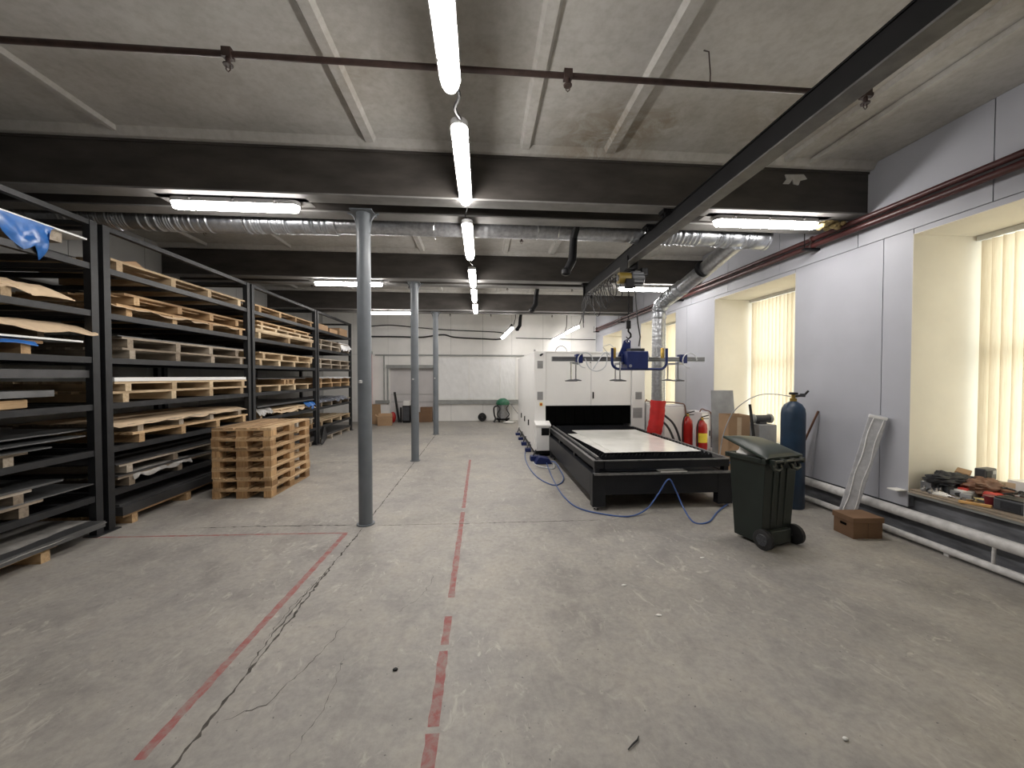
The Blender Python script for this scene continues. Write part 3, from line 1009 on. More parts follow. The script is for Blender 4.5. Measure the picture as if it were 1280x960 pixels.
for (x, pads) in ((1.42, ((1.25, -.26), (1.44, .24))), (2.10, ((1.95, -.26), (2.06, .24))), (3.0, ((2.80, -.26), (2.90, .24)))):
    MB().box(x - .05, x + .05, HY - .06, HY + .06, 1.89, 2.02).build('slide_clamp', 'navy_paint', L, bevel=.006)
    for (px, dy) in pads:
        y = HY + dy
        MB().bar((x, HY, 1.885), (px, y, 1.885), .035, .03).build('pad_arm', 'aluminium', L)
        pd = MB().lathe([(.012, .005), (.085, 0.0), (.088, .012), (.03, .026), (.012, .03)], (px, y, 1.625), 20).build('suction_pad', 'dark_grey_plastic', L, 40)
        MB().cyl((px, y, 1.65), (px, y, 1.89), .010, 8).build('pad_rod', 'chrome', pd)
    if x != 2.10:
        pts = [(x - .02 + .11 * math.cos(a), HY - .07, 1.93 + .11 * math.sin(a)) for a in [2 * PI * q / 16 for q in range(13)]]
        MB().tube([(p[0] + .10, p[1], p[2]) for p in pts], .008, 6).build('air_line', 'white_hose', L, 50)
MB().tube(smooth_path([(1.50, HY - .06, 1.96), (1.56, HY - .06, 1.82), (1.68, HY - .06, 1.77), (1.80, HY - .06, 1.84), (1.83, HY - .06, 2.0), (1.79, HY - .06, 2.04), (1.72, HY - .06, 1.95), (1.62, HY - .06, 1.80)], 6), .008, 6).build('air_line', 'white_hose', L, 50)

# festoon cable loops at the end of the monorail
fc = thing('festoon_cable', (RX, 7.0, RZ0), 'looped black festoon cables dangling from the monorail end', 'cable')
for k in range(9):
    y = 6.05 + k * .17
    w = .07 + .03 * rnd.random()
    hgt = .26 + .30 * rnd.random()
    pts = [(RX - .02 + w * math.sin(2 * PI * q / 12) + .02 * rnd.random(), y + .07 * math.cos(2 * PI * q / 12), RZ0 + .01 - hgt / 2 + hgt / 2 * math.cos(2 * PI * q / 12)) for q in range(12)]
    MB().tube(pts, .008, 5, closed=True).build('loop', 'cable_black', fc, 50)
for k in range(4):
    y = 7.45 + .07 * k
    MB().tube([(RX - .06, y, RZ0 + .05), (RX - .08 - .02 * k, y, RZ0 - .2), (RX - .16 + .02 * k, y, RZ0 - .42 - .08 * k)], .008, 5).build('loose_end', 'cable_black', fc, 50)

# dark pendant fixtures: bent dark brackets hanging from the beams
for k, (x, y, ln, lb) in enumerate(((1.17, 4.92, .66, 'dark bent bracket hanging behind the nearest beam'), (1.17, 8.3, .55, 'dark bent bracket hanging behind the second beam'), (1.17, 11.75, .55, 'dark bent bracket hanging behind the third beam'))):
    t = thing('hanging_bracket', (x, y, BZ), lb, 'bracket', 'dark brackets hanging under the ceiling')
    z0 = ZC if False else 3.80
    MB().bar((x + .02, y - .16, BZ + .02), (x, y - .10, BZ - .10), .06, .05).build('arm', 'rail_black', t)
    MB().tube([(x + .02, y - .13, BZ + .0), (x + .02, y, BZ - .05), (x, y, BZ - ln * .55), (x - .06, y, BZ - ln * .72)], [.045, .05, .055, .05], 10).build('tube_arm', 'rail_black', t, 50)
    MB().lathe([(.03, -.05), (.06, -.03), (.06, .02), (.03, .05)], (x - .08, y, BZ - ln * .76), 10).build('joint', 'rail_black', t, 40)


# ================================================================== DUCT
def corrugated(pts, r, pitch, amp, n=20):
    """flexible duct: rings of alternating radius along the polyline"""
    pts = [Vector(p) for p in pts]
    out, rs = [], []
    tot = sum((b - a).length for a, b in zip(pts[:-1], pts[1:]))
    N = int(tot / pitch * 2)
    seg, acc = 0, 0.0
    for i in range(N + 1):
        s = tot * i / N
        while seg < len(pts) - 2 and s > acc + (pts[seg + 1] - pts[seg]).length:
            acc += (pts[seg + 1] - pts[seg]).length
            seg += 1
        d = pts[seg + 1] - pts[seg]
        out.append(pts[seg] + d * min(1, (s - acc) / d.length))
        rs.append(r + (amp if i % 2 else 0) + rnd.uniform(-1, 1) * amp * .5)
    return MB().tube(out, rs, n)


DY = 5.08
D = thing('ventilation_duct', (0, DY, 3.5), 'silver flexible ventilation duct under the ceiling dropping to a red sleeve', 'duct')
corrugated([(-5.6, DY, 3.64), (-3.4, DY + .02, 3.63), (-1.86, DY, 3.64)], .138, .032, .007).build('duct_run', 'foil_duct', D, 50)
MB().cyl((-1.90, DY, 3.64), (-1.82, DY, 3.64), .150, 24).build('coupling', 'galvanised', D, 40)
corrugated([(-1.84, DY, 3.64), (0, DY + .015, 3.65), (2.0, DY, 3.64)], .128, .036, .005).build('duct_run', 'galvanised', D, 50)
corrugated([(2.0, DY, 3.64), (3.0, DY, 3.63), (3.92, DY, 3.60)], .135, .055, .014).build('duct_run', 'foil_duct', D, 50)
MB().cyl((3.90, DY, 3.60), (3.93, DY, 3.60), .152, 24).build('end_cap', 'galvanised', D, 40)
p0, p1 = (3.52, DY + .05, 3.52), (3.36, 6.80, 3.10)
corrugated([(3.52, DY + .02, 3.55), (3.47, 5.75, 3.36), (3.42, 6.35, 3.21)], .118, .07, .003).build('branch', 'galvanised', D, 50)
MB().cyl((3.43, 5.72, 3.37), (3.427, 5.77, 3.358), .127, 24).build('clamp_band', 'rail_black', D, 40)
corrugated(smooth_path([(3.42, 6.33, 3.215), (3.37, 6.75, 3.11), (3.335, 6.98, 2.98), (3.33, 7.02, 2.78)], 6), .125, .045, .010).build('elbow', 'foil_duct', D, 50)
corrugated([(3.33, 7.02, 2.80), (3.33, 7.02, 1.22)], .118, .05, .005).build('drop', 'galvanised', D, 50)
corrugated(smooth_path([(3.33, 7.02, 1.24), (3.31, 7.03, .9), (3.26, 7.05, .55), (3.23, 7.06, .06)], 6), .132, .12, .006).build('red_sleeve', 'red_fabric', D, 50)
MB().cyl((3.33, 7.02, 1.18), (3.33, 7.02, 1.22), .140, 24).build('sleeve_band', 'red_fabric', D, 40)
for x in (-4.4, -2.9, -.6, 1.0, 3.2):
    MB().tube([(x, DY + .157 * math.cos(a), 3.64 + .157 * math.sin(a)) for a in [2 * PI * q / 20 for q in range(20)]], .005, 5, closed=True).build('strap', 'chrome', D)
    MB().cyl((x, DY, 3.79), (x, DY, ZC + .03), .005, 5).build('strap_rod', 'chrome', D)
# cables on the far wall
for (pts, r, lb) in (([(-4.3, 14.52, 3.50), (-3.4, 14.52, 3.58), (-2.4, 14.52, 3.50), (-1.2, 14.52, 3.42), (.5, 14.52, 3.36), (.95, 14.4, 3.3), (1.08, 13.3, 3.45)], .018, 'thin dark cable sagging high across the far wall'),
                     ([(-4.3, 14.5, 3.15), (-3.0, 14.5, 3.15), (-2.2, 14.5, 3.14), (-1.45, 14.5, 3.24), (-1.0, 14.5, 3.15), (0, 14.5, 3.10), (.8, 14.45, 3.12), (1.05, 13.4, 3.5)], .028, 'thick black cable sagging across the far wall below the thin one'),
                     ([(1.3, 14.54, 3.14), (2.6, 14.54, 3.12), (4.38, 14.54, 3.10)], .014, 'straight thin conduit over the white machine')):
    tag(MB().tube(smooth_path(pts, 8), r, 7).build('wall_cable', 'cable_black', None, 50), lb, 'cable', 'cables on the far wall')

# ================================================================== RACKS
FXR, RXR = -4.10, -5.58
LEV = [0.43, 0.915, 1.40, 1.90, 2.39, 2.88]
BAYS = [(1.80, 4.44, 'nearest rack'), (4.50, 7.13, 'second rack'), (7.19, 9.86, 'third rack'), (9.92, 12.42, 'farthest rack')]
PW = .075
post_me = MB().box(-PW / 2, PW / 2, -PW / 2, PW / 2, .012, 3.33).mesh('post', 'rack_steel')
foot_me = MB().box(-.07, .07, -.07, .07, 0, .012).mesh('foot_plate', 'rack_steel')
for bi, (y0, y1, nm) in enumerate(BAYS):
    Lb = y1 - y0
    t = thing('storage_rack', (FXR, (y0 + y1) / 2, 0), 'dark steel sheet storage rack, %s' % {'nearest rack': 'nearest bay, cut by the left picture edge', 'second rack': 'second bay, behind the pallet stack', 'third rack': 'third bay, past the pallet stack', 'farthest rack': 'farthest bay, towards the end wall'}[nm], 'rack', 'dark steel racks along the left side')
    for x in (0, RXR - FXR):
        for s in (-1, 1):
            yy = s * (Lb / 2 - PW / 2)
            o = link('post', post_me, t, 0, True)
            o.location = (x, yy, 0)
            o = link('foot_plate', foot_me, t, 0, True)
            o.location = (x, yy, 0)
    bm_ = MB().box(-.03, .03, -Lb / 2 + PW, Lb / 2 - PW, -.062, 0).mesh('shelf_beam', 'rack_steel')
    cm_ = MB().box(RXR - FXR + .03, -.03, -.025, .025, -.055, -.002).mesh('cross_member', 'rack_steel')
    em_ = MB().box(RXR - FXR + PW / 2, -PW / 2, -.025, .025, -.055, -.005).mesh('end_tie', 'rack_steel')
    tr_ = MB().box(-.03, .03, -Lb / 2 + PW, Lb / 2 - PW, -.05, 0).mesh('top_rail', 'rack_steel')
    tab = MB().box(-.012, .012, -.02, .02, 0, .05).mesh('stop_tab', 'rack_steel')
    for z in LEV:
        for x in (0, RXR - FXR):
            o = link('shelf_beam', bm_, t, 0, True)
            o.location = (x, 0, z)
        for k in range(4):
            o = link('cross_member', cm_, t, 0, True)
            o.location = (0, -Lb / 2 + Lb * (k + .5) / 4, z)
        for s in (-1, 1):
            o = link('end_tie', em_, t, 0, True)
            o.location = (0, s * (Lb / 2 - PW / 2), z)
    for x in (0, RXR - FXR):
        o = link('top_rail', tr_, t, 0, True)
        o.location = (x, 0, 3.33)
    for s in (-1, 1):
        o = link('end_tie', em_, t, 0, True)
        o.location = (0, s * (Lb / 2 - PW / 2), 3.33)

# long storage pallets: cross runners with lengthwise deck boards
RUN_H, DECK = .10, .026
_cache = {}


def pallet_mesh(kind, L, D, wd, h):
    key = (kind, round(L, 2), round(D, 2), wd, round(h, 3))
    if key not in _cache:
        if kind == 'run':
            _cache[key] = MB().box(-D / 2, D / 2, -.038, .038, 0, h).mesh('runner', wd + '_wood_x')
        elif kind == 'board':
            _cache[key] = MB().box(-.07, .07, -L / 2, L / 2, 0, DECK).mesh('deck_board', wd + '_wood_y')
    return _cache[key]


SHN = ['floor level', 'lowest shelf', 'second shelf', 'third shelf', 'fourth shelf', 'fifth shelf', 'top shelf']


def rack_pallet(y, z, L, wd, label, nrun=4, h=RUN_H, D=1.36, x0=-4.085, rz=0.0, off=0.0):
    """front edge at x0, centre y"""
    p = thing('storage_pallet', (x0 - D / 2, y, z), label, 'pallet', 'long wooden pallets on the racks', rz)
    for k in range(nrun):
        o = link('runner', pallet_mesh('run', L, D, wd, h), p, 0, True)
        o.location = (rnd.uniform(-.006, .012), -L / 2 + .14 + off + (L - .28) * k / (nrun - 1) + rnd.uniform(-.03, .03), 0)
    nb = 7
    for k in range(nb):
        o = link('deck_board', pallet_mesh('board', L, D, wd, h), p, 0, True)
        o.location = (-D / 2 + .072 + (D - .144) * k / (nb - 1), rnd.uniform(-.02, .02), h)
    return z + h + DECK


def slab(name, y, z, L, th, mat, label, cat, x0=-4.08, D=1.30, rz=0.0, wave=0.0, grp=None, seed=1.0):
    nu, nv = (2, 14) if wave else (1, 1)
    c, s = math.cos(rz), math.sin(rz)

    def fn(u, v):
        a, b = (u - .5) * D, (v - .5) * L
        return (x0 - D / 2 + a * c - b * s, y + a * s + b * c, z + th + wave * abs(wob(u * 2, v * 5, 1.0, seed)))
    o = MB().sheet(fn, nu, nv, th).build(name, mat, None, 30 if wave else None)
    tag(o, label, cat, grp)
    return z + th + wave * .1


def crumple(name, y, z, L, D, th, amp, mat, label, cat, x0=-4.08, drop=0.0, seed=1.0, jag=.05, nu=12, nv=40, grp=None):
    """creased sheet of paper, card or film; its front edge droops by drop"""
    def fn(u, v):
        x = x0 - D * (1 - u) + (jag * wob(v * 9, 1, 1, seed) if u == 1 else 0)
        yy = y + (v - .5) * L + (jag * wob(u * 5, 2, 1, seed) if v in (0, 1) else 0)
        zz = z + th + amp * (.5 + .5 * wob(u * 3, v * 8, 1, seed)) + amp * .4 * abs(wob(u * 9, v * 22, 1, seed + 3))
        k = max(0, (u - .82) / .18)
        zz -= drop * k ** 1.5 * (.55 + .9 * abs(wob(v * 6, 0, 1, seed + 5)))
        return (x, yy, max(zz, z + th * .5) if not drop else zz)
    o = MB().sheet(fn, nu, nv, th).build(name, mat, None, 40)
    tag(o, label, cat, grp)
    return z + amp


SG = 'sheets stored on the racks'
yb = [(a + b) / 2 for a, b, _ in BAYS]


def lab(wd, li, bi, extra):
    return '%s pallet on the %s of the %s, %s' % (wd, SHN[li], BAYS[bi][2], extra)


# ---- second rack (bay 1)
b = 1
y = yb[1]
z = rack_pallet(y - .01, LEV[5], 2.42, 'pale', lab('single pale', 6, b, 'alone on it'))
tag(MB().prism([(4.78, z), (5.25, z), (5.06, z + .09)], -4.55, -4.20, 'x').build('folded_cardboard', 'cardboard'), 'tent-folded brown cardboard on the top pallet of the second rack', 'cardboard')
z = rack_pallet(y + .02, LEV[4], 2.36, 'pallet', lab('wooden', 5, b, 'lower of two'))
crumple('kraft_paper', y - .1, z, 2.2, .9, .004, .012, 'kraft_paper', 'kraft paper with ragged edge between pallets on the fifth shelf', 'paper', drop=.07, seed=2.2, x0=-4.05)
z = rack_pallet(y + .06, z + .022, 2.20, 'pallet', lab('wooden', 5, b, 'upper of two'), h=.09)
z = rack_pallet(y + .07, LEV[3], 2.30, 'grey', lab('greyish', 4, b, 'lower of two'))
z = rack_pallet(y + .02, z, 2.24, 'grey', lab('greyish', 4, b, 'upper of two'))
slab('sheet_metal', y + .0, z, 2.3, .006, 'steel_sheet', 'thin steel sheet topping the two greyish pallets, second rack', 'sheet', grp=SG)
z = rack_pallet(y + .0, LEV[2], 2.44, 'pale', lab('bright', 3, b, 'lower of two'))
z = rack_pallet(y + .02, z, 2.42, 'pale', lab('bright', 3, b, 'upper of two'), h=.085)
slab('white_board', y + .0, z + .002, 2.40, .045, 'white_sheet', 'thick white board lying on the bright pallets of the second rack', 'board', grp=SG)
z = rack_pallet(y + .10, LEV[1], 2.25, 'pallet', lab('wooden', 2, b, 'lower of two'), x0=-4.06, rz=.012)
z = rack_pallet(y + .05, z, 2.2, 'grey', lab('wooden', 2, b, 'upper of two'), h=.075)
crumple('kraft_paper', y + .0, z, 2.4, 1.1, .004, .035, 'kraft_paper', 'wrinkled brown paper over the second shelf of the second rack', 'paper', drop=.05, seed=3.7, x0=-4.05)
z = rack_pallet(y + .03, LEV[0], 2.38, 'grey', lab('dull', 1, b, 'lower of two'))
z = slab('sheet_metal', y, z, 2.36, .016, 'steel_sheet', 'grey steel sheet between dull pallets, lowest shelf, second rack', 'sheet', grp=SG)
crumple('plastic_wrap', y - .55, z, .9, .5, .003, .01, 'dull_film', 'greyish torn wrap hanging from the lowest shelf, second rack', 'wrap', drop=.09, seed=5.1, x0=-4.05)
z = rack_pallet(y + .02, z + .012, 2.36, 'grey', lab('dull', 1, b, 'upper of two'), h=.085)
slab('sheet_metal', y, z, 2.4, .012, 'dark_sheet', 'dark sheet on the lowest shelf pallets of the second rack', 'sheet', grp=SG)
z = rack_pallet(y - .25, 0, 1.9, 'pallet', 'wooden pallet standing on the floor under the second rack', nrun=3, x0=-4.03)
z = slab('sheet_metal', y - .05, z, 2.3, .10, 'dark_sheet', 'thick dark sheet pack on the floor under the second rack', 'sheet', grp=SG, x0=-4.02)
slab('sheet_metal', y + .0, z, 2.36, .02, 'dark_sheet', 'tilted dark sheet on the floor pack of the second rack', 'sheet', grp=SG, x0=-4.07)

# ---- third rack (bay 2)
b = 2
y = yb[2]
rack_pallet(y, LEV[5], 2.42, 'pallet', lab('wooden', 6, b, 'alone on it'))
z = rack_pallet(y, LEV[4], 2.40, 'pale', lab('bright yellow', 5, b, 'lowest of three'), nrun=3, h=.11)
MB_ = slab('plank', y, z, 2.40, .045, 'pale_wood_y', 'thick bright plank between pallets on the third rack, fifth shelf', 'plank', D=.20)
z = rack_pallet(y, MB_, 2.3, 'pale', lab('bright yellow', 5, b, 'middle of three'), nrun=5, h=.05)
z = rack_pallet(y - .05, z, 2.2, 'pallet', lab('orange tinted', 5, b, 'top of three'), nrun=4, h=.05)
z = rack_pallet(y - .06, LEV[3], 2.30, 'pale', lab('bright', 4, b, 'lower of two'))
z = rack_pallet(y + .05, z, 2.30, 'pale', lab('bright', 4, b, 'upper of two'))
z = rack_pallet(y - .08, LEV[2], 2.24, 'pale', lab('bright', 3, b, 'bottom of its pile'))
z = rack_pallet(y - .02, z, .62, 'pallet', 'small wooden pallet on a bright one, third rack, third shelf', nrun=3, h=.09, D=.8)
slab('sheet_metal', y - .2, z, 1.9, .012, 'steel_sheet', 'grey steel sheet on the small pallet, third rack', 'sheet', grp=SG)
z = rack_pallet(y, LEV[1], 2.36, 'pale', lab('pale', 2, b, 'under cardboard'))
crumple('cardboard_sheet', y + .25, z, 1.9, 1.1, .006, .02, 'kraft_paper', 'torn brown cardboard drooping over the second shelf, third rack', 'cardboard', drop=.12, seed=6.3, x0=-4.05)
crumple('blue_film', y + .95, z + .03, .5, .5, .003, .02, 'tarp_blue', 'scrap of blue film at the far end, third rack second shelf', 'film', drop=.14, seed=7.7, x0=-4.03)
crumple('plastic_wrap', y - .95, z + .03, .5, .6, .003, .03, 'dull_film', 'grey torn wrap at the near end, third rack second shelf', 'wrap', drop=.15, seed=8.8, x0=-4.03)
slab('sheet_metal', y, z + .075, 2.38, .03, 'steel_sheet', 'grey steel sheet pack above the torn cardboard, third rack', 'sheet', grp=SG)
z = rack_pallet(y, LEV[0], 2.36, 'pallet', lab('wooden', 1, b, 'lower of two'))
z = rack_pallet(y, z, 2.36, 'grey', lab('wooden', 1, b, 'upper of two'))
slab('sheet_metal', y, z, 2.36, .02, 'dark_sheet', 'dark sheet on the lowest shelf of the third rack', 'sheet', grp=SG)
z = rack_pallet(y, 0, 2.3, 'grey', 'grey pallet standing on the floor under the third rack')
slab('sheet_metal', y, z, 2.36, .10, 'dark_sheet', 'dark sheet pack on the floor under the third rack', 'sheet', grp=SG)
# curved black plate leaning at the rack foot
def arcfn(u, v):
    a = (v - .5) * 1.2
    return (-3.86 - .16 * u, 9.80 + .18 * math.sin(a) * 1.0 + .02 * u, .02 + .42 * u)
m = MB()
vs, fs = [], []
N = 12
for s in (0, 1):
    for i in range(2):
        for k in range(N + 1):
            a = PI * k / N
            rr = (.16 if i else .02)
            vs.append((-3.92 - s * .015 + .06 * (1 - math.sin(a)), 9.78 + rr * math.cos(a), .20 - .19 * (i and math.sin(a)) + .26 * (1 - i)))
fs = [(k, k + 1, N + 1 + k + 1, N + 1 + k) for k in range(N)] + [(2 * N + 2 + k, 2 * N + 2 + N + 1 + k, 2 * N + 2 + N + 2 + k, 2 * N + 3 + k) for k in range(N)]
fs += [(N + 1 + k, N + 2 + k, 3 * N + 3 + k + 1, 3 * N + 3 + k) for k in range(N)]
fs += [(k, 2 * N + 2 + k, 2 * N + 3 + k, k + 1) for k in range(N)]
tag(m.add(vs, fs).build('curved_plate', 'dark_sheet', None, 30), 'rounded black plate leaning at the foot of the third rack', 'plate')

# ---- farthest rack (bay 3)
b = 3
y = yb[3]
for k, (dy, w, h_, lb) in enumerate(((-.75, .6, .16, 'nearest'), (-.05, .55, .12, 'middle'), (.72, .62, .22, 'farthest'))):
    t = thing('cardboard_box', (-4.45, y + dy, LEV[5]), '%s brown cardboard box on the top shelf of the farthest rack' % lb, 'box', 'boxes on the farthest rack')
    MB().box(-4.75, -4.12, y + dy - w / 2, y + dy + w / 2, LEV[5], LEV[5] + h_).build('body', 'cardboard', t, bevel=.004)
    MB().box(-4.75, -4.12, y + dy - .03, y + dy + .03, LEV[5] + h_, LEV[5] + h_ + .002).build('tape', 'kraft_paper', t)
z = rack_pallet(y, LEV[4], 2.3, 'grey', lab('dull', 5, b, 'lower of two'))
z = rack_pallet(y, z, 2.2, 'grey', lab('dull', 5, b, 'upper of two'))
crumple('plastic_film', y + .7, z, .8, .6, .003, .05, 'plastic_film', 'white film hanging from the fifth shelf of the farthest rack', 'film', drop=.28, seed=9.9, x0=-4.03)
z = rack_pallet(y, LEV[3], 2.3, 'grey', lab('dull', 4, b, 'lower of two'))
z = rack_pallet(y, z, 2.3, 'grey', lab('dull', 4, b, 'upper of two'))
z = rack_pallet(y, LEV[2], 2.3, 'pallet', lab('wooden', 3, b, 'lower of two'))
z = rack_pallet(y, z, 2.3, 'pallet', lab('wooden', 3, b, 'upper of two'))
crumple('plastic_film', y, z, 2.2, 1.0, .003, .04, 'plastic_film', 'pale film crumpled over the third shelf of the farthest rack', 'film', drop=.05, seed=10.9, x0=-4.03)
z = rack_pallet(y, LEV[1], 2.3, 'grey', lab('dull', 2, b, 'under silvery film'))
crumple('plastic_film', y - .1, z, 2.1, 1.0, .003, .09, 'silver_film', 'silvery blue film over the second shelf of the farthest rack', 'film', drop=.1, seed=11.9, x0=-4.03)
z = rack_pallet(y, LEV[0], 2.3, 'pale', lab('pale', 1, b, 'alone on it'))
z = rack_pallet(y, 0, 2.3, 'grey', 'dark grey pallet on the floor under the farthest rack')
slab('sheet_metal', y, z, 2.3, .05, 'dark_sheet', 'dark sheet on the floor pallet of the farthest rack', 'sheet', grp=SG)

# ---- nearest rack (bay 0)
b = 0
y = yb[0]
z = rack_pallet(y - .2, LEV[5], 2.1, 'grey', lab('grey', 6, b, 'under the blue tarp'))
slab('white_board', y + .12, z + .10, 2.2, .018, 'white_sheet', 'thin white sheet edge above the blue tarp, nearest rack', 'board', grp=SG, x0=-4.07)
for k, dy in enumerate((-.75, .15, .96)):
    tag(MB().box(-4.3, -4.11, y + dy - .06, y + dy + .06, z, z + .10).build('wood_spacer', 'grey_wood_x'), 'small wood spacer under the white sheet, nearest rack, %s' % ['left', 'middle', 'right'][k], 'spacer', 'spacers under the white sheet')
# blue tarp: hangs from under the white sheet as a ragged triangle
tv, tf = [], []
prof = [(3.10, .04), (3.30, .10), (3.45, .15), (3.56, .13), (3.64, .16), (3.70, .23), (3.76, .28), (3.80, .25), (3.84, .22), (3.88, .27), (3.93, .33), (3.95, .32), (3.958, .17), (3.98, .09), (4.01, .03)]
rows = 6
for s in (0, 1):
    for j in range(rows + 1):
        for (yy, dp) in prof:
            v = j / rows
            x = -4.05 + .035 * math.sin(yy * 21 + v * 3) * v + .03 * wob(yy * 9, v * 4, 1, 4) - s * .004
            tv.append((x, yy + .02 * wob(yy * 4, v * 6, 1, 9), z + .098 - dp * v))
n = len(prof)
for s in (0, 1):
    o_ = s * n * (rows + 1)
    for j in range(rows):
        for i in range(n - 1):
            a = o_ + j * n + i
            tf.append((a, a + 1, a + n + 1, a + n))
tag(MB().add(tv, tf).build('blue_tarp', 'tarp_blue', None, 60), 'ragged blue tarp hanging at the top of the nearest rack', 'tarp')
z = rack_pallet(y - .3, LEV[4], 1.9, 'pale', lab('pale', 5, b, 'under torn cardboard'), off=.05)
crumple('cardboard_sheet', y + .1, z, 1.7, 1.0, .008, .06, 'kraft_paper', 'torn pale cardboard on the fifth shelf of the nearest rack', 'cardboard', drop=.10, seed=12.4, x0=-4.04, jag=.12)
z = rack_pallet(y - .2, LEV[3], 2.0, 'pallet', lab('wooden', 4, b, 'under blue film'))
crumple('blue_film', y - .2, z - .005, 1.9, .5, .004, .012, 'tarp_blue', 'strip of blue film under the white sheet, nearest rack', 'film', drop=.05, seed=13.0, x0=-4.03)
z = slab('white_board', y + .05, z + .016, 2.2, .018, 'white_sheet', 'white sheet under flat cardboard on the nearest rack', 'board', grp=SG, x0=-4.06)
for k, dy in enumerate((-.8, .1, .95)):
    tag(MB().box(-4.6, -4.25, y + dy - .03, y + dy + .03, z, z + .125).build('wood_spacer', 'grey_wood_x'), 'wood block under the long flat cardboard, %s' % ['left', 'middle', 'right'][k], 'spacer', 'blocks under the flat cardboard')
crumple('cardboard_sheet', y + .12, z + .125, 2.3, 1.1, .02, .04, 'kraft_paper', 'long flat brown cardboard on the fourth shelf, nearest rack', 'cardboard', drop=.12, seed=14.0, x0=-4.05)
z = rack_pallet(y - .5, LEV[2], 1.5, 'grey', lab('grey', 3, b, 'under a grey slab'), h=.08)
slab('foam_slab', y + .02, z, 1.7, .06, 'steel_sheet', 'thick grey slab with square end, nearest rack third shelf', 'slab', x0=-4.06)
tag(MB().obox((-4.2, y + .45, LEV[2] + .045), (.2, .5, .08), (0.03, .02, .05)).build('wood_offcut', 'pallet_wood_y', None, None, .01), 'yellow wood offcut beside the grey slab, nearest rack', 'offcut')
slab('steel_case', y + .2, z + .175, 2.1, .08, 'dark_sheet', 'long dark steel section above the grey slab, nearest rack', 'section', x0=-4.10)
for k, dy in enumerate((-.7, 1.0)):
    tag(MB().box(-4.95, -4.75, y + dy - .04, y + dy + .04, LEV[2] if dy > .87 else z + .06, z + .175).build('wood_spacer', 'grey_wood_x'), 'upright wood block under the dark steel section, %s end' % ('left' if dy < 0 else 'right'), 'spacer', 'blocks under the dark steel section')
z = LEV[1]
z = rack_pallet(y - .3, z, 1.9, 'grey', lab('dark grey', 2, b, 'under steel sheets'), h=.08)
for k in range(3):
    z2 = z + .003
    z = slab('sheet_metal', y + [-.2, .0, .12][k], z2, [2.0, 2.3, 2.4][k], .012, 'steel_sheet', '%s of three fanned steel sheets, nearest rack second shelf' % ['lowest', 'middle', 'topmost'][k], 'sheet', grp=SG, x0=[-4.02, -4.06, -4.16][k], wave=.01, seed=k + 2)
    z += .035 if k < 2 else 0
    if k < 2:
        for q, dy in enumerate((-.6, .5)):
            tag(MB().box(-4.6, -4.2, y + dy - .03, y + dy + .03, z - .037, z + .003).build('wood_spacer', 'grey_wood_x'), 'thin strip between fanned sheets, nearest rack, gap %s, %s' % (['one', 'two'][k], ['left', 'right'][q]), 'spacer', 'strips between fanned sheets')
z = rack_pallet(y - .2, LEV[0], 2.0, 'grey', lab('dark grey', 1, b, 'lower of two'), h=.10)
z = slab('sheet_metal', y + .1, z, 2.3, .012, 'steel_sheet', 'grey sheet between pallets, lowest shelf, nearest rack', 'sheet', grp=SG)
z = rack_pallet(y - .25, z, 1.9, 'grey', lab('dark grey', 1, b, 'upper of two'), h=.08)
slab('sheet_metal', y - .1, z, 2.1, .02, 'steel_sheet', 'pale sheet topping the lowest shelf pile, nearest rack', 'sheet', grp=SG)
z = rack_pallet(y - .2, 0, 2.0, 'pallet', 'wooden pallet on the floor under the nearest rack', x0=-3.98, nrun=3)
z = slab('sheet_metal', y + .02, z, 2.35, .06, 'steel_sheet', 'film wrapped grey sheet pack on the floor, nearest rack', 'sheet', grp=SG, x0=-3.93, D=1.4)
crumple('plastic_film', y + .02, z, 2.36, 1.40, .003, .012, 'dull_film', 'clear film draped over the floor sheet pack, nearest rack', 'film', drop=.05, seed=15.0, x0=-3.92, jag=.02)

# ================================================================== EURO PALLET STACK
PS = thing('prototype', (0, 0, 0), 'x', 'x')
W_, L_ = .78, 1.19
def bx(name, x0, x1, y0, y1, z0, z1, mat):
    return MB().box(x0, x1, y0, y1, z0, z1).mesh(name, mat)
tb_w = bx('top_board', -.0725, .0725, -L_ / 2, L_ / 2, .122, .144, 'pallet_wood_y')
tb_n = bx('top_board', -.05, .05, -L_ / 2, L_ / 2, .122, .144, 'pallet_wood_y')
st_b = bx('stringer_board', -W_ / 2, W_ / 2, -.0725, .0725, .100, .122, 'pallet_wood_x')
bl_w = bx('block', -.0725, .0725, -.0725, .0725, .022, .100, 'block_wood')
bl_n = bx('block', -.05, .05, -.0725, .0725, .022, .100, 'block_wood')
bb_w = bx('bottom_board', -.0725, .0725, -L_ / 2, L_ / 2, 0, .022, 'pallet_wood_y')
bb_n = bx('bottom_board', -.05, .05, -L_ / 2, L_ / 2, 0, .022, 'pallet_wood_y')
bpy.data.objects.remove(PS)
names = ['bottom', 'second from bottom', 'third from bottom', 'fourth and middle', 'third from top', 'second from top', 'topmost']
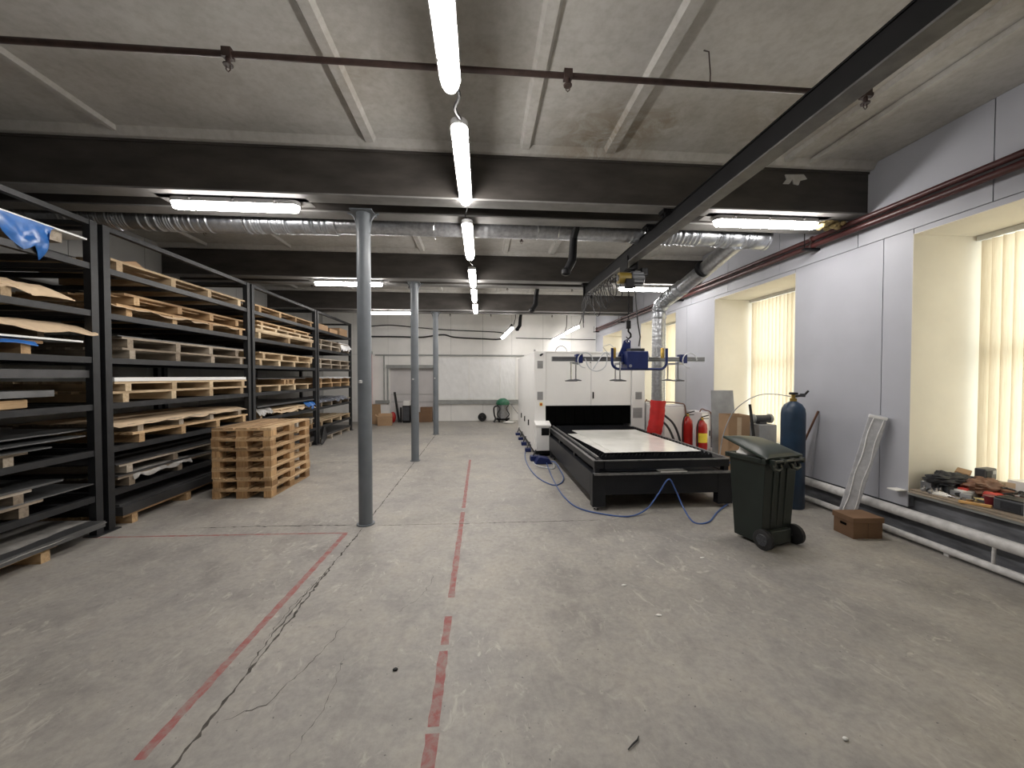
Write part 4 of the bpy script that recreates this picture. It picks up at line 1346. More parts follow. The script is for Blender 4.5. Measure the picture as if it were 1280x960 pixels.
for k in range(7):
    p = thing('euro_pallet', (-3.31 + rnd.uniform(-.008, .008), 6.155 + rnd.uniform(-.008, .008), .144 * .975 * k), '%s wooden pallet of the seven-high stack on the floor' % names[k], 'pallet', 'stack of seven pallets', rnd.uniform(-.012, .012))
    p.scale = (1, 1, .975)
    for x in (-1, 0, 1):
        o = link('top_board', tb_w, p, 0, True)
        o.location = (x * (W_ / 2 - .0725), 0, 0)
        if x:
            o = link('top_board', tb_n, p, 0, True)
            o.location = (x * .16, 0, 0)
    for yy in (-1, 0, 1):
        o = link('stringer_board', st_b, p, 0, True)
        o.location = (0, yy * (L_ / 2 - .0725), 0)
        for x in (-1, 0, 1):
            o = link('block', bl_w if x == 0 else bl_n, p, 0, True)
            o.location = (x * (W_ / 2 - .05), yy * (L_ / 2 - .0725) + (rnd.uniform(-.004, .004)), 0)
    for x in (-1, 0, 1):
        o = link('bottom_board', bb_w if x == 0 else bb_n, p, 0, True)
        o.location = (x * (W_ / 2 - .05), 0, 0)

# ================================================================== LASER CUTTING MACHINE
MX0, MX1, MY0, MY1, MZ = 1.10, 3.50, 8.0, 11.6, 2.22
PX0, PX1 = 1.345, 3.21      # recessed door bay between the pillars
t = thing('laser_cutting_machine', (2.3, 9.8, 0), 'large white enclosed cutting machine behind the black table', 'machine')
MB().box(MX0, PX0, MY0, MY0 + .5, .12, MZ).build('pillar', 'machine_white', t, bevel=.012)
MB().box(PX1, MX1, MY0, MY0 + .5, .12, MZ).build('pillar', 'machine_white', t, bevel=.012)
for (ya, yb_) in ((MY0 + .504, 9.55), (9.554, 10.6), (10.604, MY1)):
    MB().box(MX0 + .004, MX0 + .05, ya, yb_, .15, MZ - .02).build('side_panel', 'machine_white', t, bevel=.006)
    MB().box(MX1 - .05, MX1 - .004, ya, yb_, .15, MZ - .02).build('side_panel', 'machine_white', t, bevel=.006)
MB().box(MX0 + .05, MX1 - .05, MY1 - .05, MY1, .15, MZ - .02).build('rear_panel', 'machine_white', t)
MB().box(MX0, MX1, MY0 + .505, MY1, MZ - .02, MZ).build('roof_panel', 'machine_white', t, bevel=.006)
for (a, b_) in ((PX0 + .004, 2.325), (2.331, PX1 - .004)):
    MB().box(a, b_, MY0 + .03, MY0 + .08, 1.07, MZ - .03).build('front_door', 'machine_white', t, bevel=.006)
MB().box(PX0, PX1, MY0 + .02, MY0 + .5, MZ - .028, MZ).build('door_head', 'machine_white', t)
MB().box(2.36, 2.385, MY0 + .005, MY0 + .03, 1.22, 1.36).build('door_handle', 'rail_black', t, bevel=.005)
MB().lathe([(.012, 0), (.012, .02)], (2.31, MY0 + .02, 1.98), 10).build('door_lock', 'dark_grey_plastic', t)
# dark working chamber
MB().box(PX0, PX1, MY0 + .08, MY0 + .10, 1.05, 1.09).build('door_lip', 'machine_black', t)
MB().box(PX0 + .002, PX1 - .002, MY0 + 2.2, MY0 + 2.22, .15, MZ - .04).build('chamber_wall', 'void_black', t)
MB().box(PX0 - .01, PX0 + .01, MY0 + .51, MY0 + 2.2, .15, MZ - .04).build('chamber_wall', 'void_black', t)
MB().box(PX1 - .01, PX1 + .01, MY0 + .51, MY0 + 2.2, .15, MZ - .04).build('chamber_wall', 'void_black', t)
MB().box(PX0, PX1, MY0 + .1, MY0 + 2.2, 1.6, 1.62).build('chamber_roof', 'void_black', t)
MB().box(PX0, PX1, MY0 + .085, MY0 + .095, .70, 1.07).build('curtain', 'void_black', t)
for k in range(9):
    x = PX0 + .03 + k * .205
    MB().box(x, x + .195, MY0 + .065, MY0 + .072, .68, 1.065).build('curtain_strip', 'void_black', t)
# vents
for (x0, x1, z0, z1) in ((1.165, 1.285, 1.86, 2.02), (1.165, 1.285, 1.20, 1.37), (3.29, 3.43, 1.20, 1.36), (3.24, 3.44, .80, 1.02)):
    v = MB().box(x0, x1, MY0 - .006, MY0 + .002, z0, z1).build('vent', 'machine_grey', t)
    n = 6
    for k in range(n):
        z = z0 + (z1 - z0) * (k + .5) / n
        MB().obox(((x0 + x1) / 2, MY0 - .009, z), (x1 - x0 - .02, .008, .012), (R(30), 0, 0)).build('louvre', 'machine_grey', v)
eb = MB().box(1.215, 1.275, MY0 - .012, MY0, 1.07, 1.14).build('stop_box', 'label_yellow', t)
MB().lathe([(.022, 0), (.022, .012), (.015, .02)], (0, 0, 0), 14).build('stop_button', 'red_plastic', eb, 40)
o = bpy.data.objects['stop_button']
o.location = (1.245, MY0 - .012, 1.105)
o.rotation_euler = (R(90), 0, 0)
# small round camera at the pillar top
MB().tube([(1.27, MY0, 2.15), (1.27, MY0 - .04, 2.16), (1.22, MY0 - .09, 2.13)], [.012, .014, .022], 8).build('camera_unit', 'rail_black', t, 40)
# control cabinet in front of the left pillar
MB().box(1.12, 1.40, MY0 - .20, MY0 - .002, .16, .66).build('control_cabinet', 'machine_white', t, bevel=.012)
MB().prism([(MY0 - .23, .66), (MY0 - .002, .66), (MY0 - .002, .76), (MY0 - .23, .70)], 1.10, 1.42, 'x').build('console_top', 'machine_white', t, bevel=.008)
MB().box(1.225, 1.385, MY0 - .208, MY0 - .2, .48, .63).build('console_screen', 'rail_black', t)
# skirt, dark feet and side handles
MB().box(MX0 + .03, MX1 - .03, MY0 + .03, MY1 - .03, .05, .12).build('skirt', 'machine_black', t)
for x in (MX0 + .12, MX1 - .12):
    for y in (MY0 + .15, 9.2, 10.4, MY1 - .15):
        MB().lathe([(.05, 0), (.05, .02), (.02, .025), (.02, .06)], (x, y, 0), 12).build('levelling_foot', 'chrome', t, 40)
for y in (8.9, 9.7, 10.5):
    MB().box(MX0 - .02, MX0 + .006, y, y + .04, .55, .68).build('side_handle', 'rail_black', t, bevel=.004)
# cable loop and small parts on the roof
MB().tube([(1.72, 8.6, MZ + .005)] + [(1.80 + .13 * math.cos(a), 8.6, MZ + .02 + .14 * math.sin(a)) for a in [PI - PI * q / 10 for q in range(11)]] + [(1.93, 8.6, MZ + .005)], .010, 6).build('roof_handle', 'machine_grey', t, 50)
MB().box(1.30, 1.34, 9.5, 9.54, MZ, MZ + .14).build('roof_aerial', 'machine_grey', t)
# valves and pneumatic blocks along the left foot
for k, (y, s) in enumerate(((7.55, 1.0), (8.5, .8), (9.3, .8), (10.1, .7), (10.9, .7))):
    MB().box(MX0 - .13, MX0 + .0, y, y + .18 * s, .0, .10 * s).build('air_block', 'navy_paint', t, bevel=.01)
    MB().cyl((MX0 - .08, y + .05, .08), (MX0 - .02, y + .05, .22), .014, 8).build('air_fitting', 'dark_grey_plastic', t)
m = MB().prism([(1.02, .0), (1.36, .0), (1.30, .10), (1.10, .14)], 7.28, 7.52, 'y')
m.build('pedal_cover', 'navy_paint', t, bevel=.015)

# ================================================================== SHUTTLE TABLE
TX0, TX1, TY0, TY1 = 1.385, 3.235, 4.70, 7.92
t = thing('shuttle_table', (2.3, 6.3, 0), 'low black exchange table in front of the white machine', 'table')
MB().box(TX0, TX0 + .10, TY0 + .1, TY1, .17, .47).build('side_apron', 'machine_black', t, bevel=.005)
MB().box(TX1 - .10, TX1, TY0 + .1, TY1, .17, .47).build('side_apron', 'machine_black', t, bevel=.005)
MB().box(TX0 + .16, TX1 - .10, TY0 + .0, TY0 + .06, .20, .455).build('front_apron', 'machine_black', t, bevel=.005)
MB().box(TX0 + .02, TX1 - .02, TY0 - .03, TY0 + .05, .455, .475).build('apron_lip', 'table_edge', t)
for (a, b_) in ((TX0, TX0 + .17), (TX1 - .20, TX1)):
    MB().box(a, b_, TY0 - .005, TY0 + .10, .05, .47).build('leg', 'machine_black', t, bevel=.006)
    MB().box(a, b_, TY1 - .3, TY1 - .2, .05, .17).build('leg', 'machine_black', t, bevel=.006)
for x in (TX0 + .06, TX1 - .06):
    MB().lathe([(.035, 0), (.035, .015), (.012, .02), (.012, .055)], (x, TY0 + .04, 0), 12).build('levelling_foot', 'chrome', t, 40)
    MB().lathe([(.035, 0), (.035, .015), (.012, .02), (.012, .055)], (x, TY1 - .25, 0), 12).build('levelling_foot', 'chrome', t, 40)
# upper frame
fr = MB().box(TX0 + .03, TX0 + .16, TY0 + .02, TY1, .53, .625).build('rail', 'machine_black', t, bevel=.004)
MB().box(TX1 - .16, TX1 - .03, TY0 + .02, TY1, .53, .625).build('rail', 'machine_black', t, bevel=.004)
MB().box(TX0 + .16, TX1 - .16, TY0 + .0, TY0 + .08, .53, .625).build('rail', 'machine_black', t, bevel=.004)
MB().box(TX0 + .015, TX0 + .05, TY0 + .02, TY1, .625, .637).build('rail_edge', 'table_edge', t)
MB().box(TX1 - .05, TX1 - .015, TY0 + .02, TY1, .625, .637).build('rail_edge', 'table_edge', t)
MB().box(TX0 + .05, TX1 - .05, TY0 + .0, TY0 + .03, .625, .637).build('rail_edge', 'table_edge', t)
MB().box(TX0 + .09, TX0 + .115, TY0 + .1, TY1, .637, .665).build('guide_rail', 'table_edge', t)
MB().box(TX0 + .002, TX0 + .03, TY0 + .1, TY1, .40, .41).build('side_lip', 'table_edge', t)
for (a, b_) in ((TX0 + .04, TX0 + .10), (TX1 - .10, TX1 - .04)):
    for y in (TY0 + .03, 5.8, 6.9):
        MB().box(a, b_, y, y + .08, .47, .53).build('riser_block', 'machine_black', t)
MB().box(TX0 + .12, TX1 - .12, TY0 + .10, TY1, .46, .47).build('tray', 'machine_black', t)
# saw-tooth support slats
tooth = []
N = 30
w = TX1 - TX0 - .34
for k in range(N):
    tooth += [(-w / 2 + w * k / N, .055), (-w / 2 + w * (k + .5) / N, .082)]
tooth = [(-w / 2, 0), (w / 2, 0), (w / 2, .055)] + tooth[::-1]
sm = MB().prism(tooth, -.003, .003, 'y').mesh('support_slat', 'machine_black')
for k in range(31):
    o = link('support_slat', sm, t, 0, True)
    o.location = (0, TY0 + .16 + k * .10 - 6.3, .60)
MB().obox((2.45, TY0 + .06, .478), (.36, .12, .01), (0, 0, .05)).build('offcut_strip', 'film_sheet', t)


def plate(y0, y1, xa0, xb0, xa1, xb1, z, th, mat, label, seed):
    """a flat plate given by its near and far edges, a little warped"""
    def fn(u, v):
        xl = xa0 + (xa1 - xa0) * v
        xr = xb0 + (xb1 - xb0) * v
        return (xl + (xr - xl) * u, y0 + (y1 - y0) * v, z + th + .004 * wob(u * 3, v * 4, 1, seed))
    tag(MB().sheet(fn, 14, 20, th).build('metal_plate', mat, None, 40), label, 'sheet', 'plates on the black table')


plate(4.93, 6.60, 1.62, 2.60, 1.50, 2.5, .685, .004, 'film_sheet', 'narrow edge of the lower pale plate on the black table', 3)
plate(4.90, 6.95, 1.72, 2.92, 1.66, 2.86, .694, .006, 'film_sheet', 'large glossy pale plate lying on the black table', 1)

# ================================================================== HOSES ON THE FLOOR
for (pts, r, mt, lb) in (
        ([(1.03, 8.9, .012), (.91, 8.02, .012), (.87, 7.1, .012), (.93, 6.3, .012), (1.09, 5.86, .012), (1.24, 5.93, .012), (1.34, 6.2, .03), (1.365, 6.6, .06), (1.355, 7.0, .10), (1.32, 7.3, .05)], .009, 'hose_blue', 'pale blue air hose looping out beside the machine'),
        ([(1.24, 7.26, .03), (1.20, 6.75, .02), (1.17, 6.3, .012), (1.14, 5.6, .012), (1.15, 5.2, .012), (1.22, 4.83, .012), (1.42, 4.60, .012), (1.75, 4.46, .012), (2.02, 4.55, .06), (2.18, 4.57, .24), (2.31, 4.57, .42), (2.40, 4.56, .28), (2.44, 4.45, .10), (2.44, 4.22, .012), (2.62, 4.22, .012), (2.95, 4.55, .012), (3.35, 4.85, .04), (3.62, 5.05, .02)], .009, 'hose_blue', 'blue air hose arching up before the black table'),
        ([(3.24, 5.0, .60), (3.27, 4.8, .55), (3.30, 4.78, .42), (3.34, 4.9, .2), (3.40, 5.0, .02)], .009, 'hose_blue', 'thin blue hose hanging at the right table corner'),
        ([(1.0, 7.4, .012), (1.05, 7.1, .012), (1.25, 6.9, .012), (1.33, 6.95, .012), (1.36, 7.2, .05)], .010, 'white_hose', 'short pale hose on the floor by the blue cover')):
    tag(MB().tube(smooth_path(pts, 8), r, 8).build('air_hose', mt, None, 60), lb, 'hose', 'air hoses on the floor')

# ================================================================== WHEELED BIN
BN = thing('wheeled_bin', (2.895, 3.80, 0), 'dark green wheeled bin with its lid ajar', 'bin', rz=R(15))
def frustum(m, x0, y0, x1, y1, X0, Y0, X1, Y1, z0, z1):
    m.add([(x0, y0, z0), (x1, y0, z0), (x1, y1, z0), (x0, y1, z0), (X0, Y0, z1), (X1, Y0, z1), (X1, Y1, z1), (X0, Y1, z1)],
          [(3, 2, 1, 0), (0, 1, 5, 4), (1, 2, 6, 5), (2, 3, 7, 6), (3, 0, 4, 7)])
    return m
m = MB()
frustum(m, -.20, -.20, .20, .105, -.225, -.245, .225, .155, .035, .86)
# inner wall
m.add([(-.215, -.235, .86), (.215, -.235, .86), (.215, .145, .86), (-.215, .145, .86), (-.18, -.19, .05), (.18, -.19, .05), (.18, .09, .05), (-.18, .09, .05)],
      [(4, 5, 1, 0), (5, 6, 2, 1), (6, 7, 3, 2), (7, 4, 0, 3), (7, 6, 5, 4)])
m.build('body', 'bin_plastic', BN, None, .006, True)
rim = MB()
for (a, b_, c, d) in ((-.255, .255, -.275, -.225), (-.255, .255, .135, .185), (-.255, -.205, -.225, .135), (.205, .255, -.225, .135)):
    rim.box(a, b_, c, d, .845, .895)
rim.build('rim', 'bin_plastic', BN, None, .006, True)
for s in (-1, 0, 1):
    x = s * .09
    mm = MB()
    mm.add([(x - .012, -.212, .18), (x + .012, -.212, .18), (x + .012, -.25, .78), (x - .012, -.25, .78), (x - .012, -.19, .18), (x + .012, -.19, .18), (x + .012, -.228, .78), (x - .012, -.228, .78)],
           [(0, 1, 2, 3), (4, 7, 6, 5), (0, 4, 5, 1), (1, 5, 6, 2), (2, 6, 7, 3), (3, 7, 4, 0)])
    mm.build('back_rib', 'bin_plastic', BN, None, .003, True)
MB().box(-.14, .14, -.255, -.18, .03, .17).build('axle_housing', 'bin_plastic', BN, None, .01, True)
MB().cyl((-.25, -.235, .098), (.25, -.235, .098), .011, 10).build('axle', 'chrome', BN, 40, local=True)
for s in (-1, 1):
    wh = MB()
    wh.tube([(s * .195, -.235, .098), (s * .20, -.235, .098), (s * .235, -.235, .098), (s * .24, -.235, .098)], [.088, .098, .098, .088], 28).build('wheel', 'rubber', BN, 40, local=True)
    wo = COL.objects[-1] if False else bpy.data.objects['wheel' if s < 0 else 'wheel.001']
    hb = MB().tube([(s * .238, -.235, .098), (s * .246, -.235, .098)], [.060, .052], 20)
    for k in range(6):
        a = 2 * PI * k / 6
        hb.bar((s * .247, -.235, .098), (s * .247, -.235 + .055 * math.cos(a), .098 + .055 * math.sin(a)), .012, .006, (1, 0, 0))
    hb.build('hub', 'dark_grey_plastic', wo, 40, local=True)
# handle with two lugs at the back edge
MB().cyl((-.20, -.315, .875), (.20, -.315, .875), .016, 12).build('handle', 'bin_plastic', BN, 40, local=True)
for s in (-.20, -.07, .07, .20):
    MB().box(s - .014, s + .014, -.33, -.27, .845, .895).build('handle_lug', 'bin_plastic', BN, None, .004, True)
for s in (-1, 1):
    MB().tube([(s * .13 - .055, -.275, .85), (s * .13 - .05, -.30, .80), (s * .13, -.305, .785), (s * .13 + .05, -.30, .80), (s * .13 + .055, -.275, .85)], .018, 8).build('grip', 'bin_plastic', BN, 40, local=True)
# lid: domed, hinged at the back, tilted up and skewed
def lidfn(u, v):
    x = (u - .5) * .50
    y = -.27 + v * .455
    dome = .050 * (1 - (2 * u - 1) ** 4) * (1 - (2 * v - 1) ** 4)
    lift = math.tan(R(15)) * (y + .27) + .05 * (.5 - u) * v
    return (x - .02 * v, y, .915 + dome + lift)
MB().sheet(lidfn, 14, 14, .012).build('lid', 'bin_lid', BN, 50, local=True)
edge = [lidfn(0, v / 10) for v in range(11)] + [lidfn(u / 10, 1) for u in range(11)] + [lidfn(1, 1 - v / 10) for v in range(11)] + [lidfn(1 - u / 10, 0) for u in range(11)]
MB().tube([(a, b_, c - .012) for (a, b_, c) in edge[::1] if True][:-1], .014, 6, closed=True).build('lid_edge', 'bin_lid', BN, 50, local=True)
# rubbish bag showing under the lid
BM = WM[BN]
def blob(name, c, r, mat, label, cat, seed, sub=(18, 12), amp=.25, rot=0.0, grp=None, fine=0.0):
    """lumpy closed surface"""
    nu, nv = sub
    vs = [Vector((0, 0, -r[2]))]
    cr, sr = math.cos(rot), math.sin(rot)
    for j in range(1, nv):
        for i in range(nu):
            th, ph = 2 * PI * i / nu, PI * j / nv - PI / 2
            d = Vector((math.cos(ph) * math.cos(th), math.cos(ph) * math.sin(th), math.sin(ph)))
            k = 1 + amp * noise.noise(d * 2.2 + Vector((seed, seed * 2, 0))) + amp * .5 * noise.noise(d * 6 + Vector((seed, 0, 4)))
            k += fine * (abs(noise.noise(d * 4 + Vector((0, seed, 1)))) * 1.6 - .4) + fine * .5 * noise.noise(d * 11 + Vector((seed, 3, 0)))
            x, y_ = d.x * r[0] * k, d.y * r[1] * k
            vs.append(Vector((x * cr - y_ * sr, x * sr + y_ * cr, max(-r[2] * .98, d.z * r[2] * k))))
    vs.append(Vector((0, 0, r[2])))
    fs = []
    for i in range(nu):
        fs.append((0, 1 + (i + 1) % nu, 1 + i))
        fs.append((len(vs) - 1, 1 + (nv - 2) * nu + i, 1 + (nv - 2) * nu + (i + 1) % nu))
    for j in range(nv - 2):
        for i in range(nu):
            a, b_ = 1 + j * nu + i, 1 + j * nu + (i + 1) % nu
            fs.append((a, b_, b_ + nu, a + nu))
    c = Vector(c)
    return tag(MB().add([p + c for p in vs], fs).build(name, mat, None, 60), label, cat, grp)
p = BM @ Vector((-.05, .04, .86))
blob('rubbish_bag', p, (.15, .12, .13), 'paper_white', 'crumpled pale rubbish bag peeking from under the bin lid', 'bag', 2.0)

# ================================================================== RIGHT SIDE ITEMS
# blue gas cylinder with valve
GC = thing('gas_cylinder', (4.02, 4.66, 0), 'tall dark blue gas cylinder behind the bin', 'cylinder')
MB().lathe([(.125, 0), (.135, .012), (.135, 1.22), (.125, 1.28), (.095, 1.335), (.05, 1.365), (.032, 1.375), (.032, 1.40)], (4.02, 4.66, 0), 32).build('body', 'cylinder_blue', GC, 40)
MB().lathe([(.04, 1.375), (.04, 1.41), (.022, 1.415), (.022, 1.46)], (4.02, 4.66, 0), 14).build('valve', 'brass', GC, 40)
MB().lathe([(.045, 1.46), (.05, 1.468), (.05, 1.48), (.045, 1.488)], (4.02, 4.66, 0), 14).build('valve_wheel', 'rubber', GC, 40)
m = MB().cyl((4.02, 4.66, 1.435), (4.14, 4.64, 1.45), .016, 10)
m.lathe([(.03, 1.43), (.03, 1.475)], (4.12, 4.63, 0), 12)
m.build('regulator', 'dark_grey_plastic', GC, 40)
MB().bar((4.14, 4.64, 1.44), (4.19, 4.62, 1.51), .02, .02).build('regulator_key', 'rubber', GC)
tag(MB().tube(smooth_path([(3.98, 4.65, 1.435), (3.85, 4.75, 1.46), (3.72, 4.9, 1.44), (3.62, 5.1, 1.30), (3.56, 5.25, 1.10), (3.50, 5.35, .7), (3.48, 5.4, .02)], 8), .007, 6).build('gas_hose', 'cable_grey', None, 60), 'thin grey hose arching from the blue gas cylinder', 'hose')
# broom handle leaning on the wall
tag(MB().cyl((4.16, 5.05, .0), (4.405, 4.70, 1.24), .013, 10).build('pole', 'leather_brown', None, 40), 'brown wooden pole leaning on the wall beside the gas cylinder', 'pole')
tag(MB().tube([(4.408, 4.69, 1.16), (4.408, 4.74, .8), (4.405, 4.78, .35)], .004, 5).build('loose_string', 'cable_grey', None, 40), 'thin grey string hanging down the wall by the pole', 'string')
# long wrapped profile leaning on the wall
LP = thing('wrapped_profile', (4.1, 4.05, 0), 'long film-wrapped grey profile leaning against the wall', 'profile')
p, q = Vector((4.13, 4.05, .012)), Vector((4.335, 3.87, 1.27))
MB().bar(p, q, .15, .07, (-.72, -.69, 0)).build('bar', 'wrapped_grey', LP, bevel=.008)
d = (q - p).normalized()
side = d.cross(Vector((-.72, -.69, 0))).normalized()
frontv = side.cross(d).normalized()
if frontv.dot(Vector((-.72, -.69, 0))) < 0:
    frontv = -frontv
for off, w_ in ((-.035, .011), (.045, .008)):
    MB().tube([p + (q - p) * f_ + side * (off + .006 * math.sin(f_ * 17 + off * 90)) + frontv * .036 for f_ in [.02 + .95 * i_ / 24 for i_ in range(25)]], [w_ * (.35 + .3 * abs(math.sin(i_ * 1.7))) for i_ in range(25)], 6).build('film_fold', 'plastic_film', LP, 60)
for k, s in enumerate((.985,)):
    c = p + (q - p) * s
    MB().bar(c - d * .02, c + d * .012, .156, .076, (-.72, -.69, 0)).build('film_band', 'plastic_film', LP, bevel=.006)
# archive box
AB = thing('archive_box', (4.02, 3.79, 0), 'lidded brown cardboard archive box on the floor by the wall', 'box', rz=R(-3))
MB().box(-.155, .155, -.125, .115, 0, .20).build('body', 'brown_box_card', AB, None, .003, True)
MB().box(-.165, .165, -.135, .125, .165, .222).build('lid', 'brown_box_card', AB, None, .004, True)
MB().obox((-.1565, -.005, .125), (.006, .075, .026), (0, 0, 0)).build('hand_hole', 'void_black', AB, None, .003, True)
MB().box(-.001, .001, -.1262, -.1255, .0, .165).build('seam', 'rubber', AB, local=True)
# fire extinguishers
for k, (x, y, s, lb) in enumerate(((4.03, 6.74, 1.06, 'red fire extinguisher with yellow label, right one of two'), (3.86, 6.93, 1.12, 'plain red fire extinguisher, left one of two'))):
    FE = thing('fire_extinguisher', (x, y, 0), lb, 'extinguisher', 'red fire extinguishers')
    z0 = .30 * s if False else 0
    MB().lathe([(.085, 0), (.095, .02), (.095, .70 * s), (.085, .77 * s), (.045, .82 * s), (.03, .84 * s)], (x, y, 0), 24).build('body', 'extinguisher_red', FE, 40)
    MB().lathe([(.03, .84 * s), (.035, .86 * s), (.02, .89 * s)], (x, y, 0), 12).build('neck', 'brass', FE, 40)
    MB().bar((x - .02, y - .01, .89 * s), (x + .12, y - .03, .93 * s), .025, .015).build('lever', 'rail_black', FE)
    MB().bar((x - .02, y - .01, .865 * s), (x + .11, y - .03, .87 * s), .025, .012).build('grip', 'rail_black', FE)
    MB().tube(smooth_path([(x - .03, y - .02, .87 * s), (x - .10, y - .05, .80 * s), (x - .115, y - .05, .6 * s), (x - .10, y - .04, .35 * s)], 6), .012, 8).build('hose', 'rubber', FE, 50)
    if k:
        continue
    n = 10
    vs = []
    for zz in (.46, .62):
        for q_ in range(n + 1):
            a = R(205 + 110 * q_ / n)
            vs.append((x + .097 * math.cos(a), y + .097 * math.sin(a), zz * s))
    MB().add(vs, [(q_, q_ + 1, n + 2 + q_, n + 1 + q_) for q_ in range(n)]).build('label_band', 'label_yellow', FE, 40)
# pale electrical cabinets behind the extinguishers
for k, (x0, x1, y0, y1, z1, lb) in enumerate(((3.70, 4.16, 7.55, 7.95, 1.10, 'pale electrical cabinet behind the extinguishers'), (4.20, 4.41, 7.05, 7.60, 1.00, 'narrow pale cabinet against the wall past the second window'), (3.56, 3.70, 8.1, 8.6, 1.12, 'white slim cabinet between machine and red sleeve'))):
    CB = thing('floor_cabinet', ((x0 + x1) / 2, (y0 + y1) / 2, 0), lb, 'cabinet', 'pale cabinets near the machine')
    MB().box(x0, x1, y0, y1, .05, z1).build('body', 'plastered_panel', CB, bevel=.008)
    MB().box(x0 + .02, x1 - .02, y0 - .008, y0, .08, z1 - .03).build('door', 'machine_white', CB, bevel=.004)
    MB().box(x1 - .05, x1 - .035, y0 - .02, y0 - .008, z1 * .55, z1 * .65).build('handle', 'rail_black', CB)
    MB().box(x0 + .01, x1 - .01, y0 + .02, y1 - .02, 0, .05).build('plinth', 'machine_black', CB)
    MB().tube(smooth_path([(x0 + .03, y0 + .1, z1), (x0 + .06, y0 + .08, z1 + .06), (x1 - .1, y0 + .05, z1 + .04), (x1 - .02, y0 - .03, z1 - .04), (x1 - .01, y0 - .04, z1 * .5)], 5), .012, 6).build('cable', 'leather_brown', CB, 50)
tag(MB().box(3.52, 3.60, 7.52, 7.60, .90, 1.02).build('socket_box', 'rail_black', None, None, .006), 'black socket box beside the red duct sleeve', 'socket')
tag(MB().box(3.56, 3.60, 7.56, 7.60, 0, .90).build('steel_post', 'grey_rail'), 'thin grey post carrying the black socket box', 'post')
for k, (pts, lb) in enumerate((([(3.50, 7.30, .85), (3.60, 7.15, .70), (3.66, 7.0, .40), (3.66, 6.9, .03)], 'left black cable drooping right of the red sleeve'), ([(3.60, 7.4, .95), (3.74, 7.2, .75), (3.80, 7.05, .40), (3.79, 6.95, .03)], 'right black cable drooping right of the red sleeve'))):
    tag(MB().tube(smooth_path(pts, 6), .022, 8).build('power_cable', 'cable_black', None, 60), lb, 'cable', 'cables by the red sleeve')
# pallet of offcuts low behind the table
z = rack_pallet(6.1, 0, .9, 'grey', 'small grey pallet on the floor behind the table corner', nrun=3, D=.55, x0=4.28, h=.24)
slab('paper_sheet', 6.1, z, .85, .02, 'paper_white', 'white board lying on the small grey pallet', 'board', x0=4.27, D=.5)
# grey plate and cardboard leaning near the wall
m = MB()
def lean(name, quad, th, mat, label, cat):
    """a flat panel through four corners (bl, br, tr, tl), given thickness"""
    q = [Vector(v) for v in quad]
    nrm = (q[1] - q[0]).cross(q[3] - q[0]).normalized() * th
    vs = q + [v + nrm for v in q]
    return tag(MB().add(vs, [(0, 1, 2, 3), (7, 6, 5, 4), (0, 4, 5, 1), (1, 5, 6, 2), (2, 6, 7, 3), (3, 7, 4, 0)]).build(name, mat, None, None, .003), label, cat)
lean('steel_plate', [(3.63, 5.75, .0), (4.03, 5.70, .0), (4.02, 5.86, 1.47), (3.66, 5.88, 1.47)], .008, 'grey_panel', 'grey steel plate standing behind the brown cardboard', 'plate')
CBX = thing('tall_carton', (3.74, 5.42, 0), 'tall open brown cardboard carton beside the bin', 'box', rz=R(-8))
for (a, b_, c, d_) in ((-.15, .15, -.15, -.143), (-.15, .15, .143, .15), (-.15, -.143, -.143, .143), (.143, .15, -.143, .143)):
    MB().box(a, b_, c, d_, 0, 1.13).build('side', 'cardboard', CBX, local=True)
MB().box(-.143, .143, -.143, .143, 0, .01).build('bottom', 'cardboard', CBX, local=True)
MB().obox((.0, -.152, .6), (.06, .003, 1.0), (0, 0, 0)).build('tape', 'kraft_paper', CBX, local=True)
lean('cardboard_sheet', [(3.52, 5.18, .0), (3.70, 5.10, .0), (3.76, 5.32, 1.0), (3.60, 5.38, 1.0)], .006, 'cardboard', 'flat cardboard piece leaning on the tall carton', 'cardboard')
tag(MB().bar((3.84, 4.98, .01), (3.78, 5.14, 1.30), .035, .02).build('stick', 'rubber'), 'dark stick standing between carton and gas cylinder', 'stick')
tag(MB().box(4.06, 4.34, 5.32, 5.62, 0, .98).build('side_cabinet', 'grey_panel', None, None, .01), 'low grey cabinet behind the bin under the second window', 'cabinet')
SGM = thing('bench_grinder', (4.2, 5.45, .98), 'small dark grey tool on the cabinet behind the bin', 'tool')
MB().cyl((4.06, 5.45, 1.06), (4.32, 5.45, 1.06), .055, 16).build('motor', 'dark_grey_plastic', SGM, 40)
MB().box(4.14, 4.24, 5.40, 5.50, .98, 1.02).build('base', 'dark_grey_plastic', SGM)
for x in (4.04, 4.31):
    MB().cyl((x, 5.45, 1.06), (x + .03, 5.45, 1.06), .07, 16).build('wheel', 'grey_rail', SGM, 40)

# ================================================================== JUNK ON THE NEAREST WINDOW SILL
SZ = ZS
boards = []
for k, (y0, y1, x0, x1, z0, m_, lb) in enumerate(((2.60, 3.60, 4.385, 5.05, 0, 'grey_wood_y', 'lowest grey board covering the sill'), (2.70, 3.61, 4.41, 5.0, .018, 'grey_wood_y', 'upper thin board on the sill'))):
    tag(MB().box(x0, x1, y0, y1, SZ + .001 + z0, SZ + .017 + z0).build('sill_board', m_, None, None, .003), lb, 'board', 'boards on the sill')
TZ = SZ + .036
JG = 'clutter on the window sill'


def jbox(name, c, size, rz, mat, label, cat, tilt=(0, 0), bevel=.006):
    o = MB().obox((0, 0, size[2] / 2), size, (tilt[0], tilt[1], 0)).mesh(name, mat)
    ob = link(name, o, None, bevel)
    ob.location = c
    ob.rotation_euler = (0, 0, rz)
    return tag(ob, label, cat, JG)


